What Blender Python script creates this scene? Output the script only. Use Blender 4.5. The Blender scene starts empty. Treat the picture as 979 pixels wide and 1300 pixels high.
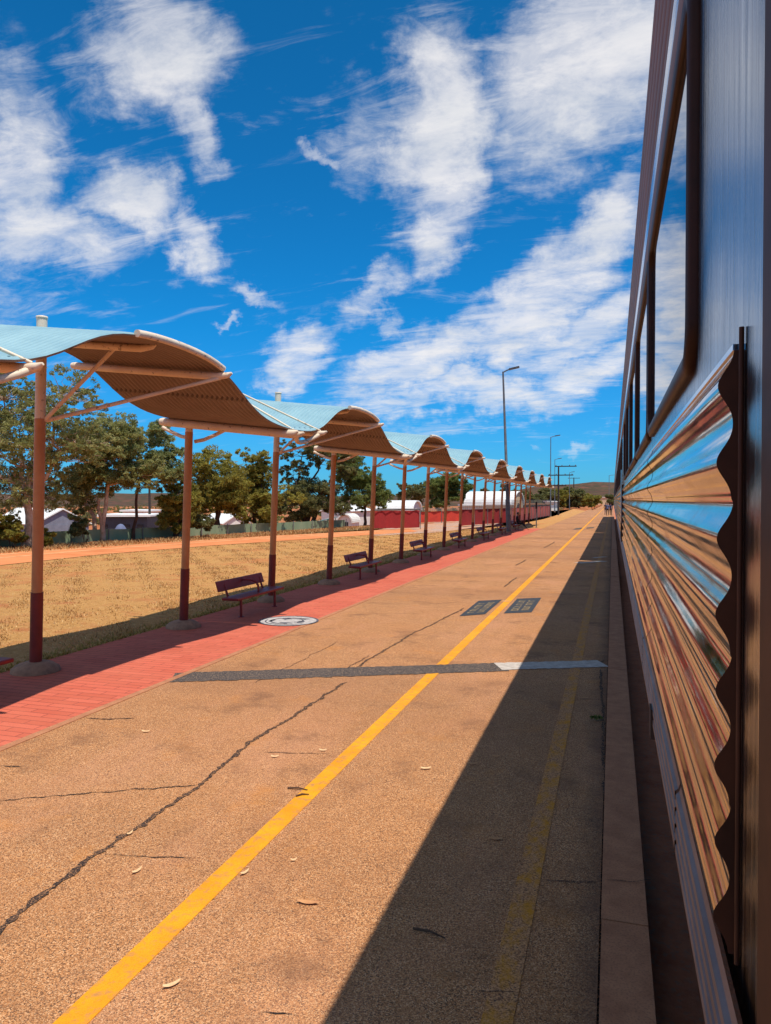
import bpy, bmesh, math, random
import numpy as np
from mathutils import Vector, Matrix, Euler

R = math.radians
C = bpy.context.scene.collection
SC = bpy.context.scene
random.seed(7)
rng = np.random.default_rng(11)

# ------------------------------------------------------------------ camera
CAM_H = 2.2
F_PX, PW, PH = 940.0, 979.0, 1300.0
YAW, PITCH = 17.06, -0.95
cam_d = bpy.data.cameras.new('camera')
cam_d.sensor_fit = 'HORIZONTAL'
cam_d.sensor_width = 36
cam_d.lens = 36 * F_PX / PW
cam_d.clip_start = 0.05
cam_d.clip_end = 8000
cam = bpy.data.objects.new('camera', cam_d)
C.objects.link(cam)
cam.location = (0, 0, CAM_H)
cam.rotation_euler = (R(90 + PITCH), 0, R(YAW))
SC.camera = cam
CM = Euler((R(90 + PITCH), 0, R(YAW))).to_matrix()

# ------------------------------------------------------------------ exposure
SC.view_settings.view_transform = 'Standard'
SC.view_settings.look = 'None'
SC.view_settings.exposure = 0.0
SC.view_settings.gamma = 1
SC.view_settings.use_curve_mapping = False
SC.cycles.use_denoising = True
SC.cycles.max_bounces = 8
SC.cycles.transparent_max_bounces = 8
SC.cycles.caustics_reflective = False
SC.cycles.caustics_refractive = False

# ------------------------------------------------------------------ sun
SUN = Vector((0.325, -0.2, 1.0)).normalized()
sd = bpy.data.lights.new('sun', 'SUN')
sd.energy = 4.9
sd.angle = R(0.5)
sd.color = (1.0, 0.93, 0.82)
so = bpy.data.objects.new('sun', sd)
C.objects.link(so)
so.rotation_euler = SUN.to_track_quat('Z', 'Y').to_euler()
so.location = (20, 10, 60)
SUN_EL = math.asin(SUN.z)
SUN_ROT = math.atan2(SUN.x, SUN.y)


def pix_dir(px, py):
    v = Vector(((px - PW / 2) / F_PX, (PH / 2 - py) / F_PX, -1.0))
    return (CM @ v)


def at(px, py, z=0.0):
    """ground point seen at a photo pixel"""
    d = pix_dir(px, py)
    t = (z - CAM_H) / d.z
    return Vector((d.x * t, d.y * t, z))


def at_depth(px, py, depth):
    return Vector((0, 0, CAM_H)) + pix_dir(px, py) * depth


def depth_of(p):
    return -((CM.transposed() @ (Vector(p) - Vector((0, 0, CAM_H)))).z)


# ------------------------------------------------------------------ world: sky and clouds
W = bpy.data.worlds.new('World')
SC.world = W
W.use_nodes = True
wt = W.node_tree
wt.nodes.clear()


def wn(t, **k):
    n = wt.nodes.new(t)
    for a, b in k.items():
        setattr(n, a, b)
    return n


def wl(a, b):
    wt.links.new(a, b)


w_out = wn('ShaderNodeOutputWorld')
w_bg = wn('ShaderNodeBackground')
w_bg.inputs[1].default_value = 0.088
wl(w_bg.outputs[0], w_out.inputs[0])
sky = wn('ShaderNodeTexSky', sky_type='NISHITA')
sky.sun_disc = False
sky.sun_elevation = SUN_EL
sky.sun_rotation = SUN_ROT
sky.altitude = 300
sky.air_density = 1.0
sky.dust_density = 0.3
sky.ozone_density = 3.0
tint = wn('ShaderNodeMix', data_type='RGBA', blend_type='MULTIPLY')
tint.inputs[0].default_value = 1.0
wl(sky.outputs[0], tint.inputs[6])
tz = wn('ShaderNodeTexCoord')
tsep = wn('ShaderNodeSeparateXYZ')
wl(tz.outputs['Generated'], tsep.inputs[0])
tramp = wn('ShaderNodeValToRGB')
te = tramp.color_ramp.elements
te[0].position, te[0].color = 0.0, (.12, .48, .88, 1)
te[1].position, te[1].color = 0.75, (.04, .50, .72, 1)
q_ = te.new(.22)
q_.color = (.04, .56, .92, 1)
wl(tsep.outputs[2], tramp.inputs[0])
tsc = wn('ShaderNodeVectorMath', operation='SCALE')
wl(tramp.outputs[0], tsc.inputs[0])
tsc.inputs['Scale'].default_value = 1.75
wl(tsc.outputs[0], tint.inputs[7])
tc = wn('ShaderNodeTexCoord')
DIR = tc.outputs['Generated']


def wmath(op, a, b=None, c=None, clamp=False):
    n = wn('ShaderNodeMath', operation=op, use_clamp=clamp)
    for i, v in enumerate((a, b, c)):
        if v is None:
            continue
        if isinstance(v, (int, float)):
            n.inputs[i].default_value = v
        else:
            wl(v, n.inputs[i])
    return n.outputs[0]


# warp the direction a little so that the cloud outlines are ragged
nz = wn('ShaderNodeTexNoise')
nz.inputs['Scale'].default_value = 5.0
nz.inputs['Detail'].default_value = 7
nz.inputs['Roughness'].default_value = 0.62
wl(DIR, nz.inputs['Vector'])
vm1 = wn('ShaderNodeVectorMath', operation='SUBTRACT')
wl(nz.outputs['Color'], vm1.inputs[0])
vm1.inputs[1].default_value = (0.5, 0.5, 0.5)
vm2 = wn('ShaderNodeVectorMath', operation='MULTIPLY_ADD')
wl(vm1.outputs[0], vm2.inputs[0])
vm2.inputs[1].default_value = (0.22, 0.22, 0.22)
wl(DIR, vm2.inputs[2])
WDIR = vm2.outputs[0]

# cloud masses: direction, half sizes in radians, roll
clouds = [
    # px, py, rx, ry, angle(deg, image sense), strength
    (205, 30, 92, 85, 15, 1.0), (255, 150, 32, 75, -18, 0.85), (280, 212, 30, 18, 30, .55),
    (20, 190, 62, 120, 0, 0.95), (60, 300, 110, 55, -12, .9), (185, 250, 62, 40, 25, 1.0), (242, 315, 30, 42, -15, .95),
    (20, 90, 30, 50, -20, .6),
    (548, 165, 58, 120, 16, 1.1), (470, 190, 60, 40, -50, .5), (540, 300, 45, 50, -10, .95), (470, 385, 55, 22, -35, .7), (505, 405, 18, 14, 0, .6),
    (735, 95, 140, 95, -25, 1.05), (820, 40, 120, 110, 0, 1.0),
    (770, 290, 90, 42, -48, .95), (680, 385, 120, 48, -38, 1.0), (560, 455, 125, 36, -14, 1.05), (740, 420, 120, 40, -25, .9),
    (610, 500, 210, 26, -4, .85), (760, 470, 90, 40, -10, .9), (375, 455, 52, 32, -20, .95), (330, 478, 30, 10, 0, .6),
    (298, 388, 36, 12, 8, .8), (257, 419, 16, 7, 0, .7), (762, 568, 36, 9, -12, .75), (690, 568, 12, 4, 0, .5),
    (0, 400, 40, 12, 30, .4), (420, 210, 20, 10, 20, .6), (560, 545, 140, 14, 0, .4),
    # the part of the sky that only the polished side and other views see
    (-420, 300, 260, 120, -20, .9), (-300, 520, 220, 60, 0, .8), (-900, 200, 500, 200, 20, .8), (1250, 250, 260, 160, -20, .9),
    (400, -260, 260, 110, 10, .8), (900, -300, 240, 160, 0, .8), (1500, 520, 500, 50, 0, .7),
]
acc = None
for (px, py, rx, ry, ang, st) in clouds:
    c = pix_dir(px, py).normalized()
    up = Vector((0, 0, 1))
    u = c.cross(up).normalized()
    v = u.cross(c).normalized()
    a = R(ang)
    uu = u * math.cos(a) - v * math.sin(a)
    vv = u * math.sin(a) + v * math.cos(a)
    m = Matrix((uu, vv, c)).transposed()
    if m.determinant() < 0:
        m = Matrix((uu, vv, -c)).transposed()
    cosd = c.dot(pix_dir(PW / 2, PH / 2).normalized())
    sc_ = max(cosd, 0.25) / F_PX * 1.0
    mp = wn('ShaderNodeMapping', vector_type='TEXTURE')
    mp.inputs['Location'].default_value = c
    mp.inputs['Rotation'].default_value = m.to_euler()
    mp.inputs['Scale'].default_value = (rx * sc_, ry * sc_, 1.0)
    wl(WDIR, mp.inputs['Vector'])
    ln = wn('ShaderNodeVectorMath', operation='LENGTH')
    wl(mp.outputs[0], ln.inputs[0])
    mr = wn('ShaderNodeMapRange', interpolation_type='SMOOTHSTEP')
    mr.inputs['From Min'].default_value = 1.6
    mr.inputs['From Max'].default_value = 0.25
    mr.inputs['To Min'].default_value = 0
    mr.inputs['To Max'].default_value = st
    wl(ln.outputs['Value'], mr.inputs['Value'])
    acc = mr.outputs[0] if acc is None else wmath('MAXIMUM', acc, mr.outputs[0])

# unseen cloud banks added behind and beside the camera; their white warms the shade
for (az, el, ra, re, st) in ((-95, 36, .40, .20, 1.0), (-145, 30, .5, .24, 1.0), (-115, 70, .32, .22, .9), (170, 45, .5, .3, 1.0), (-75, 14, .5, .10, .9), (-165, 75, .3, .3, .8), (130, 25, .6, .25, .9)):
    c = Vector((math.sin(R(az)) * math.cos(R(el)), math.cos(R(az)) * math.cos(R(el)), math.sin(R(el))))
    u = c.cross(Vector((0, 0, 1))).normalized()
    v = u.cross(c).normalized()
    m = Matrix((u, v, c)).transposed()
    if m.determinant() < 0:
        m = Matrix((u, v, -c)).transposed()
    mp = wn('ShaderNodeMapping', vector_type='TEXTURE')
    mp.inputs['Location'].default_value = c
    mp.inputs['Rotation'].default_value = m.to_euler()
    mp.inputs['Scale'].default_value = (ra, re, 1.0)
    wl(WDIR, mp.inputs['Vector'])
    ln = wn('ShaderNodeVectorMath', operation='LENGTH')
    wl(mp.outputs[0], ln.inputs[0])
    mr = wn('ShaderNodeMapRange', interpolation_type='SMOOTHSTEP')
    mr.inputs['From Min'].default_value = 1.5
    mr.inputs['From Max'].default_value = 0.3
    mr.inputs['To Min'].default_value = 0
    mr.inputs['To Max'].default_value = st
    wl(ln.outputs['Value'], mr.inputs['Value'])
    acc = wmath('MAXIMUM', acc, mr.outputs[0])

# fine structure on a flat cloud deck
sep = wn('ShaderNodeSeparateXYZ')
wl(DIR, sep.inputs[0])
zz = wmath('ADD', wmath('MAXIMUM', sep.outputs[2], 0.0), 0.22)
cx = wmath('DIVIDE', sep.outputs[0], zz)
cy = wmath('DIVIDE', sep.outputs[1], zz)
cmb = wn('ShaderNodeCombineXYZ')
wl(cx, cmb.inputs[0])
wl(cy, cmb.inputs[1])
mpd = wn('ShaderNodeMapping')
mpd.inputs['Rotation'].default_value = (0, 0, R(-38))
mpd.inputs['Scale'].default_value = (3.2, 4.4, 1)
wl(cmb.outputs[0], mpd.inputs['Vector'])
n2 = wn('ShaderNodeTexNoise')
n2.inputs['Scale'].default_value = 1.7
n2.inputs['Detail'].default_value = 12
n2.inputs['Roughness'].default_value = 0.66
n2.inputs['Distortion'].default_value = 0.25
wl(mpd.outputs[0], n2.inputs['Vector'])
n3 = wn('ShaderNodeTexNoise')
n3.inputs['Scale'].default_value = 0.9
n3.inputs['Detail'].default_value = 6
n3.inputs['Roughness'].default_value = 0.6
wl(mpd.outputs[0], n3.inputs['Vector'])
fb = wmath('MULTIPLY_ADD', wmath('SUBTRACT', n2.outputs['Fac'], 0.5), 2.1, wmath('MULTIPLY', wmath('SUBTRACT', n3.outputs['Fac'], .5), .7))
dens_in = wmath('ADD', wmath('MULTIPLY', acc, 1.0), wmath('MULTIPLY', fb, 0.95))
mrd = wn('ShaderNodeMapRange', interpolation_type='SMOOTHSTEP')
mrd.inputs['From Min'].default_value = 0.22
mrd.inputs['From Max'].default_value = 1.25
wl(dens_in, mrd.inputs['Value'])
# nothing on the deck below the horizon
hz = wn('ShaderNodeMapRange')
hz.inputs['From Min'].default_value = 0.015
hz.inputs['From Max'].default_value = 0.09
wl(sep.outputs[2], hz.inputs['Value'])
# thin feathered veil round the cores
mpv = wn('ShaderNodeMapping')
mpv.inputs['Rotation'].default_value = (0, 0, R(-52))
mpv.inputs['Scale'].default_value = (2.4, 7.5, 1)
wl(cmb.outputs[0], mpv.inputs['Vector'])
n4 = wn('ShaderNodeTexNoise')
n4.inputs['Scale'].default_value = 1.6
n4.inputs['Detail'].default_value = 13
n4.inputs['Roughness'].default_value = 0.68
n4.inputs['Distortion'].default_value = 0.7
wl(mpv.outputs[0], n4.inputs['Vector'])
veil_in = wmath('MULTIPLY_ADD', wmath('SUBTRACT', n4.outputs['Fac'], .5), 3.0, wmath('MULTIPLY', acc, 1.15))
mrv = wn('ShaderNodeMapRange', interpolation_type='SMOOTHSTEP')
mrv.inputs['From Min'].default_value = 0.15
mrv.inputs['From Max'].default_value = 1.5
mrv.inputs['To Max'].default_value = 0.72
wl(veil_in, mrv.inputs['Value'])
core = wmath('MULTIPLY', mrd.outputs[0], wmath('MULTIPLY_ADD', n4.outputs['Fac'], .5, .68))
dens = wmath('MULTIPLY', wmath('MAXIMUM', core, mrv.outputs[0]), hz.outputs[0], clamp=True)
dens = wmath('MULTIPLY', dens, 0.93)
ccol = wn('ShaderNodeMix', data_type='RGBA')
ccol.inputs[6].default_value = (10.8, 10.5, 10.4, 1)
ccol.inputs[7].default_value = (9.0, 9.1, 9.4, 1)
mrs = wn('ShaderNodeMapRange')
mrs.inputs['From Min'].default_value = 0.42
mrs.inputs['From Max'].default_value = 0.62
wl(n3.outputs['Fac'], mrs.inputs['Value'])
wl(mrs.outputs[0], ccol.inputs[0])
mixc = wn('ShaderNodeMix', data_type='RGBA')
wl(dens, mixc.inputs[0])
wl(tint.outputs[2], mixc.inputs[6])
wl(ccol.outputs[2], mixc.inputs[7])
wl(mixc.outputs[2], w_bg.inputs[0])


# ------------------------------------------------------------------ materials
def lin(r, g, b):
    def f(v):
        v /= 255.0
        return v / 12.92 if v <= 0.04045 else ((v + 0.055) / 1.055) ** 2.4
    return (f(r), f(g), f(b))


class NT:
    def __init__(s, name):
        s.m = bpy.data.materials.new(name)
        s.m.use_nodes = True
        s.t = s.m.node_tree
        s.b = s.t.nodes['Principled BSDF']
        s.out = s.t.nodes['Material Output']
        tcn = s.n('ShaderNodeTexCoord')
        s.obj = tcn.outputs['Object']
        geo = s.n('ShaderNodeNewGeometry')
        s.pos = geo.outputs['Position']

    def n(s, t, **k):
        x = s.t.nodes.new(t)
        for a, b in k.items():
            setattr(x, a, b)
        return x

    def l(s, a, b):
        s.t.links.new(a, b)

    def noise(s, scale, detail=4, rough=.55, vec=None, stretch=None, dist=0.0):
        x = s.n('ShaderNodeTexNoise')
        x.inputs['Scale'].default_value = scale
        x.inputs['Detail'].default_value = detail
        x.inputs['Roughness'].default_value = rough
        x.inputs['Distortion'].default_value = dist
        v = vec or s.obj
        if stretch:
            mp = s.n('ShaderNodeMapping')
            mp.inputs['Scale'].default_value = stretch
            s.l(v, mp.inputs['Vector'])
            v = mp.outputs[0]
        s.l(v, x.inputs['Vector'])
        return x.outputs['Fac']

    def voro(s, scale, vec=None, feature='F1', out='Color', rnd=1.0):
        x = s.n('ShaderNodeTexVoronoi', feature=feature)
        x.inputs['Scale'].default_value = scale
        x.inputs['Randomness'].default_value = rnd
        s.l(vec or s.obj, x.inputs['Vector'])
        return x.outputs[out]

    def ramp(s, fac, stops, interp='LINEAR'):
        x = s.n('ShaderNodeValToRGB')
        x.color_ramp.interpolation = interp
        e = x.color_ramp.elements
        while len(e) < len(stops):
            e.new(0.5)
        for i, (p, c) in enumerate(stops):
            e[i].position = p
            e[i].color = (*c, 1) if len(c) == 3 else c
        s.l(fac, x.inputs['Fac'])
        return x.outputs['Color']

    def mix(s, fac, a, b, mode='MIX'):
        x = s.n('ShaderNodeMix', data_type='RGBA', blend_type=mode)
        for sock, v in ((x.inputs[0], fac), (x.inputs[6], a), (x.inputs[7], b)):
            if isinstance(v, (int, float)):
                sock.default_value = v
            elif isinstance(v, tuple):
                sock.default_value = (*v, 1) if len(v) == 3 else v
            else:
                s.l(v, sock)
        return x.outputs[2]

    def rng(s, v, a, b, c=0., d=1.):
        x = s.n('ShaderNodeMapRange')
        for i, q in zip((1, 2, 3, 4), (a, b, c, d)):
            x.inputs[i].default_value = q
        s.l(v, x.inputs[0])
        return x.outputs[0]

    def math(s, op, a, b=0.0):
        x = s.n('ShaderNodeMath', operation=op)
        for i, v in enumerate((a, b)):
            if isinstance(v, (int, float)):
                x.inputs[i].default_value = v
            else:
                s.l(v, x.inputs[i])
        return x.outputs[0]

    def sepxyz(s, v):
        x = s.n('ShaderNodeSeparateXYZ')
        s.l(v, x.inputs[0])
        return x.outputs

    def bump(s, h, strength=.3, dist=.01):
        x = s.n('ShaderNodeBump')
        x.inputs['Strength'].default_value = strength
        x.inputs['Distance'].default_value = dist
        s.l(h, x.inputs['Height'])
        s.l(x.outputs[0], s.b.inputs['Normal'])

    def col(s, c):
        if isinstance(c, tuple):
            s.b.inputs['Base Color'].default_value = (*c, 1)
        else:
            s.l(c, s.b.inputs['Base Color'])

    def set(s, rough=None, metal=None, spec=None):
        if rough is not None:
            if isinstance(rough, (int, float)):
                s.b.inputs['Roughness'].default_value = rough
            else:
                s.l(rough, s.b.inputs['Roughness'])
        if metal is not None:
            s.b.inputs['Metallic'].default_value = metal
        if spec is not None:
            s.b.inputs['Specular IOR Level'].default_value = spec
        return s


def pm(name, c1, c2=None, scale=6, rough=.6, metal=0, bump=0.0, bscale=60, spec=.4, lo=.35, hi=.65):
    """paint, plastic or steel with an uneven, slightly worn colour"""
    s = NT(name)
    c2 = c2 or tuple(v * .75 for v in c1)
    s.col(s.ramp(s.noise(scale, 6, .65), [(lo, c1), (hi, c2)]))
    s.set(rough, metal, spec)
    if bump:
        s.bump(s.noise(bscale, 4), bump, .004)
    return s.m


M = {}
# --- asphalt of the platform: tan aggregate
s = NT('platform_asphalt')
cell = s.voro(195)
cellv = s.sepxyz(cell)
grain = s.ramp(cellv[0], [(0.0, lin(58, 46, 42)), (0.16, lin(104, 74, 54)), (0.34, lin(172, 114, 70)), (0.72, lin(206, 144, 92)), (1.0, lin(236, 190, 144))])
big = s.noise(0.55, 5, .6)
mid = s.noise(4.5, 6, .7)
cc = s.mix(s.rng(mid, .35, .7, 0, .5), grain, s.ramp(cellv[1], [(0, lin(116, 84, 62)), (1, lin(186, 128, 80))]))
cc = s.mix(s.rng(big, .42, .68, 0, .5), cc, s.mix(.5, grain, lin(178, 114, 64)))
cc = s.mix(s.rng(s.noise(1.7, 4, .6), .60, .74, 0, .4), cc, lin(204, 130, 52))
# pinkish dusty film, brown stains and older darker strips
cc = s.mix(s.rng(s.noise(.8, 6, .7, stretch=(1, .35, 1)), .48, .70, 0, .35), cc, lin(206, 148, 116))
cc = s.mix(s.rng(s.noise(1.15, 7, .72), .54, .68, 0, .65), cc, lin(120, 82, 58))
cc = s.mix(s.rng(s.noise(6.5, 6, .75), .64, .74, 0, .5), cc, lin(96, 68, 52))
py_ = s.noise(0.22, 3, .5, stretch=(.12, 1, 1))
cc = s.mix(s.rng(py_, .48, .66, 0, .40), cc, lin(124, 86, 64))
# worn edge beside the kerb, dark and crumbling
ex = s.math('ADD', s.sepxyz(s.pos)[0], s.math('MULTIPLY', s.math('SUBTRACT', s.noise(3, 6, .7), .5), .35))
cc = s.mix(s.rng(ex, -.24, -.04, 0, .65), cc, lin(92, 68, 56))
pits = s.rng(s.noise(75, 2, .5), .30, .42, .5, 0)
cc = s.mix(pits, cc, lin(54, 42, 37))
s.col(cc)
s.set(.9, 0, .25)
s.bump(s.math('ADD', s.voro(195, out='Distance'), s.noise(60, 3)), .5, .006)
M['asphalt'] = s.m

s = NT('kerb_concrete')
cc = s.ramp(s.noise(5, 7, .7), [(.3, lin(160, 104, 74)), (.7, lin(196, 136, 98))])
cc = s.mix(s.rng(s.noise(90, 3), .35, .5, .4, 0), cc, lin(104, 76, 62))
s.col(cc)
s.set(.9, 0, .25)
s.bump(s.noise(80, 4), .3, .004)
M['kerb'] = s.m

s = NT('red_brick_paving')
mp = s.n('ShaderNodeMapping')
mp.inputs['Rotation'].default_value = (0, 0, R(0))
s.l(s.obj, mp.inputs['Vector'])
br = s.n('ShaderNodeTexBrick')
br.inputs['Scale'].default_value = 1.0
br.inputs['Brick Width'].default_value = .46
br.inputs['Row Height'].default_value = .115
br.inputs['Mortar Size'].default_value = .006
br.inputs['Color1'].default_value = (*lin(206, 104, 80), 1)
br.inputs['Color2'].default_value = (*lin(190, 92, 68), 1)
br.inputs['Mortar'].default_value = (*lin(136, 64, 52), 1)
s.l(mp.outputs[0], br.inputs['Vector'])
cc = s.mix(s.rng(s.noise(1.3, 5, .65), .40, .7, 0, .45), br.outputs['Color'], lin(204, 116, 88))
cc = s.mix(s.rng(s.noise(45, 3), .5, .75, 0, .25), cc, lin(150, 70, 58))
s.col(cc)
s.set(.85, 0, .25)
s.bump(br.outputs['Fac'], -.3, .004)
M['brick'] = s.m

s = NT('yellow_line_paint')
wear = s.noise(14, 8, .75)
cell = s.sepxyz(s.voro(165))[0]
pc = s.ramp(s.noise(3, 5, .6), [(.3, lin(236, 164, 24)), (.7, lin(222, 142, 18))])
pc = s.mix(s.rng(cell, 0, .35, .28, 0), pc, lin(150, 92, 30))
s.col(s.mix(s.rng(wear, .50, .64, 0, .8), pc, lin(176, 124, 80)))
s.set(.8, 0, .3)
s.bump(s.voro(165, out='Distance'), .3, .004)
M['yellow'] = s.m

s = NT('faded_yellow_paint')
cell = s.sepxyz(s.voro(165))[0]
wear = s.rng(s.noise(9, 8, .75, stretch=(1, .6, 1)), .34, .54, 0, 1)
asp = s.ramp(cell, [(0, lin(80, 62, 54)), (.3, lin(170, 114, 72)), (1, lin(216, 160, 110))])
s.col(s.mix(wear, lin(206, 136, 20), asp))
s.set(.9, 0, .25)
M['yellow_faded'] = s.m

s = NT('tar_patch')
cell = s.sepxyz(s.voro(120))[0]
s.col(s.ramp(cell, [(0, lin(44, 40, 42)), (.5, lin(78, 70, 68)), (.9, lin(120, 104, 92)), (1, lin(170, 140, 112))]))
s.set(.92, 0, .25)
s.bump(s.voro(120, out='Distance'), .6, .006)
M['tar'] = s.m
s = NT('crack_filler')
s.col(s.ramp(s.sepxyz(s.voro(150))[0], [(0, lin(40, 34, 33)), (.55, lin(72, 58, 52)), (.8, lin(124, 90, 66)), (1, lin(186, 134, 92))]))
s.set(.95, 0, .2)
s.bump(s.voro(150, out='Distance'), .6, .006)
M['crack'] = s.m
s = NT('pale_concrete_and_sun_strip')
s.col(s.ramp(s.noise(12, 7, .7), [(.3, lin(206, 196, 186)), (.7, lin(160, 148, 138))]))
s.set(.9, 0, .25)
M['pale'] = s.m
M['plate'] = pm('dark_panel_paint', lin(62, 66, 72), lin(46, 48, 54), 20, .8, bump=.3)
M['plate_text'] = pm('worn_lettering', lin(176, 150, 108), lin(110, 92, 72), 22, .85)

# --- dirt
s = NT('red_dirt')
a = s.noise(.18, 6, .6)
b_ = s.noise(3.0, 7, .7)
cc = s.ramp(a, [(.3, lin(166, 94, 56)), (.5, lin(186, 110, 66)), (.7, lin(150, 96, 64))])
cc = s.mix(s.rng(b_, .4, .65, 0, .6), cc, lin(130, 82, 56))
cc = s.mix(s.rng(s.noise(.9, 5, .7), .53, .64, 0, .75), cc, lin(172, 138, 76))
s.col(cc)
s.set(.95, 0, .2)
s.bump(s.noise(8, 7, .7), .6, .05)
M['dirt'] = s.m
s = NT('graded_dirt_track')
cc = s.ramp(s.noise(.5, 7, .65, stretch=(.35, 1, 1)), [(.3, lin(200, 112, 64)), (.55, lin(216, 138, 88)), (.75, lin(184, 98, 54))])
s.col(cc)
s.set(.95, 0, .2)
s.bump(s.noise(6, 6, .7), .5, .03)
M['track'] = s.m
M['ruts'] = pm('pale_wheel_rut', lin(228, 176, 128), lin(204, 134, 84), 1.4, .95, spec=.2)
s = NT('grey_gravel')
s.col(s.mix(s.rng(s.noise(.7, 5, .6), .45, .62), s.ramp(s.sepxyz(s.voro(30))[0], [(0, lin(140, 112, 98)), (1, lin(206, 176, 156))]), lin(196, 136, 92)))
s.set(.95, 0, .2)
M['gravel'] = s.m
s = NT('track_bed_dirt')
cc = s.ramp(s.noise(6, 8, .7), [(.3, lin(168, 98, 70)), (.6, lin(194, 124, 92)), (.8, lin(130, 84, 66))])
cc = s.mix(s.rng(s.sepxyz(s.voro(45))[0], .75, 1, 0, .5), cc, lin(150, 126, 112))
s.col(cc)
s.set(.95, 0, .2)
s.bump(s.noise(25, 7, .75), .9, .03)
M['bed'] = s.m
s = NT('dry_field_soil')
a = s.noise(1.1, 6, .65)
b_ = s.noise(9, 6, .7)
cc = s.ramp(a, [(.30, lin(188, 134, 78)), (.5, lin(200, 150, 90)), (.68, lin(184, 112, 70))])
cc = s.mix(s.rng(b_, .42, .62, 0, .6), cc, lin(160, 112, 56))
cc = s.mix(s.rng(s.noise(.35, 4, .6), .56, .66, 0, .6), cc, lin(186, 112, 66))
cc = s.mix(s.rng(s.noise(30, 3, .6), .60, .68, 0, .7), cc, lin(236, 206, 150))
s.col(cc)
s.set(.95, 0, .2)
s.bump(s.noise(14, 7, .75), 1.0, .05)
M['field'] = s.m


def leafmat(name, dark, mid, light, transl=.25):
    s = NT(name)
    at_ = s.n('ShaderNodeAttribute')
    at_.attribute_name = 'tone'
    s.col(s.ramp(at_.outputs['Fac'], [(0, dark), (.5, mid), (1, light)]))
    s.set(.6, 0, .35)
    tr = s.n('ShaderNodeBsdfTranslucent')
    s.l(s.ramp(at_.outputs['Fac'], [(0, dark), (.5, mid), (1, light)]), tr.inputs[0])
    ms = s.n('ShaderNodeMixShader')
    ms.inputs[0].default_value = transl
    s.l(s.b.outputs[0], ms.inputs[1])
    s.l(tr.outputs[0], ms.inputs[2])
    s.l(ms.outputs[0], s.out.inputs[0])
    return s.m


M['leaf_gum'] = leafmat('gum_leaves', (.14, .15, .045), (.32, .325, .11), (.52, .50, .23), .55)
M['leaf_olive'] = leafmat('olive_leaves', (.15, .14, .025), (.35, .305, .055), (.52, .45, .10), .55)
M['leaf_light'] = leafmat('light_gum_leaves', (.17, .20, .07), (.34, .37, .15), (.52, .52, .26), .6)
M['leaf_green'] = leafmat('green_leaves', (.10, .13, .03), (.21, .25, .06), (.34, .36, .10), .55)
M['leaf_dark'] = leafmat('dark_leaves', (.10, .105, .036), (.22, .215, .075), (.35, .33, .13), .55)
M['grass'] = leafmat('dry_grass_blades', lin(136, 98, 58), lin(190, 146, 90), lin(226, 192, 136), .2)
M['weeds'] = leafmat('weed_leaves', lin(130, 112, 52), lin(160, 136, 66), lin(206, 170, 96), .2)
M['bark_pale'] = pm('pale_gum_bark', lin(214, 188, 164), lin(150, 116, 92), 3, .85, bump=.4, bscale=20)
M['bark_dark'] = pm('dark_bark', lin(88, 62, 48), lin(56, 42, 36), 4, .9, bump=.6, bscale=25)
s = NT('scrub_hill')
cc = s.ramp(s.noise(.012, 5, .6), [(.3, lin(84, 58, 48)), (.7, lin(112, 76, 60))])
bush = s.rng(s.voro(.13, out='Distance'), .42, .66, 1, 0)
cc = s.mix(s.math('MULTIPLY', bush, .9), cc, lin(62, 60, 42))
cc = s.mix(s.rng(s.noise(.05, 5, .7, stretch=(1, 1, 6)), .5, .65, 0, .6), cc, lin(92, 78, 52))
s.col(cc)
s.set(.95, 0, .1)
M['hill'] = s.m

# --- shelter
s = NT('canopy_pale_blue')
cc = s.ramp(s.noise(2.2, 5, .6), [(.3, lin(128, 164, 176)), (.7, lin(148, 182, 190))])
s.col(cc)
s.set(.42, .0, .5)
M['roof_blue'] = s.m
M['roof_under'] = pm('canopy_underside', lin(148, 130, 116), lin(134, 116, 102), 2, .6)
s = NT('cream_steel')
cc = s.ramp(s.noise(3, 6, .6), [(.3, lin(236, 218, 194)), (.7, lin(220, 196, 168))])
cc = s.mix(s.rng(s.noise(16, 5, .6), .60, .68, 0, .8), cc, lin(120, 96, 78))
s.col(cc)
s.set(.5, 0, .4)
M['cream'] = s.m
M['roof_lap'] = pm('sheet_lap_dark', lin(112, 96, 84), lin(92, 78, 68), 30, .7, lo=.45, hi=.55)  # dark strip along the sheet laps and screw lines
M['post_brown'] = pm('terracotta_post_paint', lin(200, 140, 88), lin(182, 122, 74), 3, .5)
M['maroon'] = pm('maroon_paint', lin(122, 44, 38), lin(98, 34, 30), 5, .5)
M['plinth'] = pm('plinth_concrete', lin(176, 130, 100), lin(140, 104, 82), 9, .9, bump=.3)
M['bench_red'] = pm('bench_maroon_paint', lin(142, 36, 36), lin(118, 30, 30), 6, .42)

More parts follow.
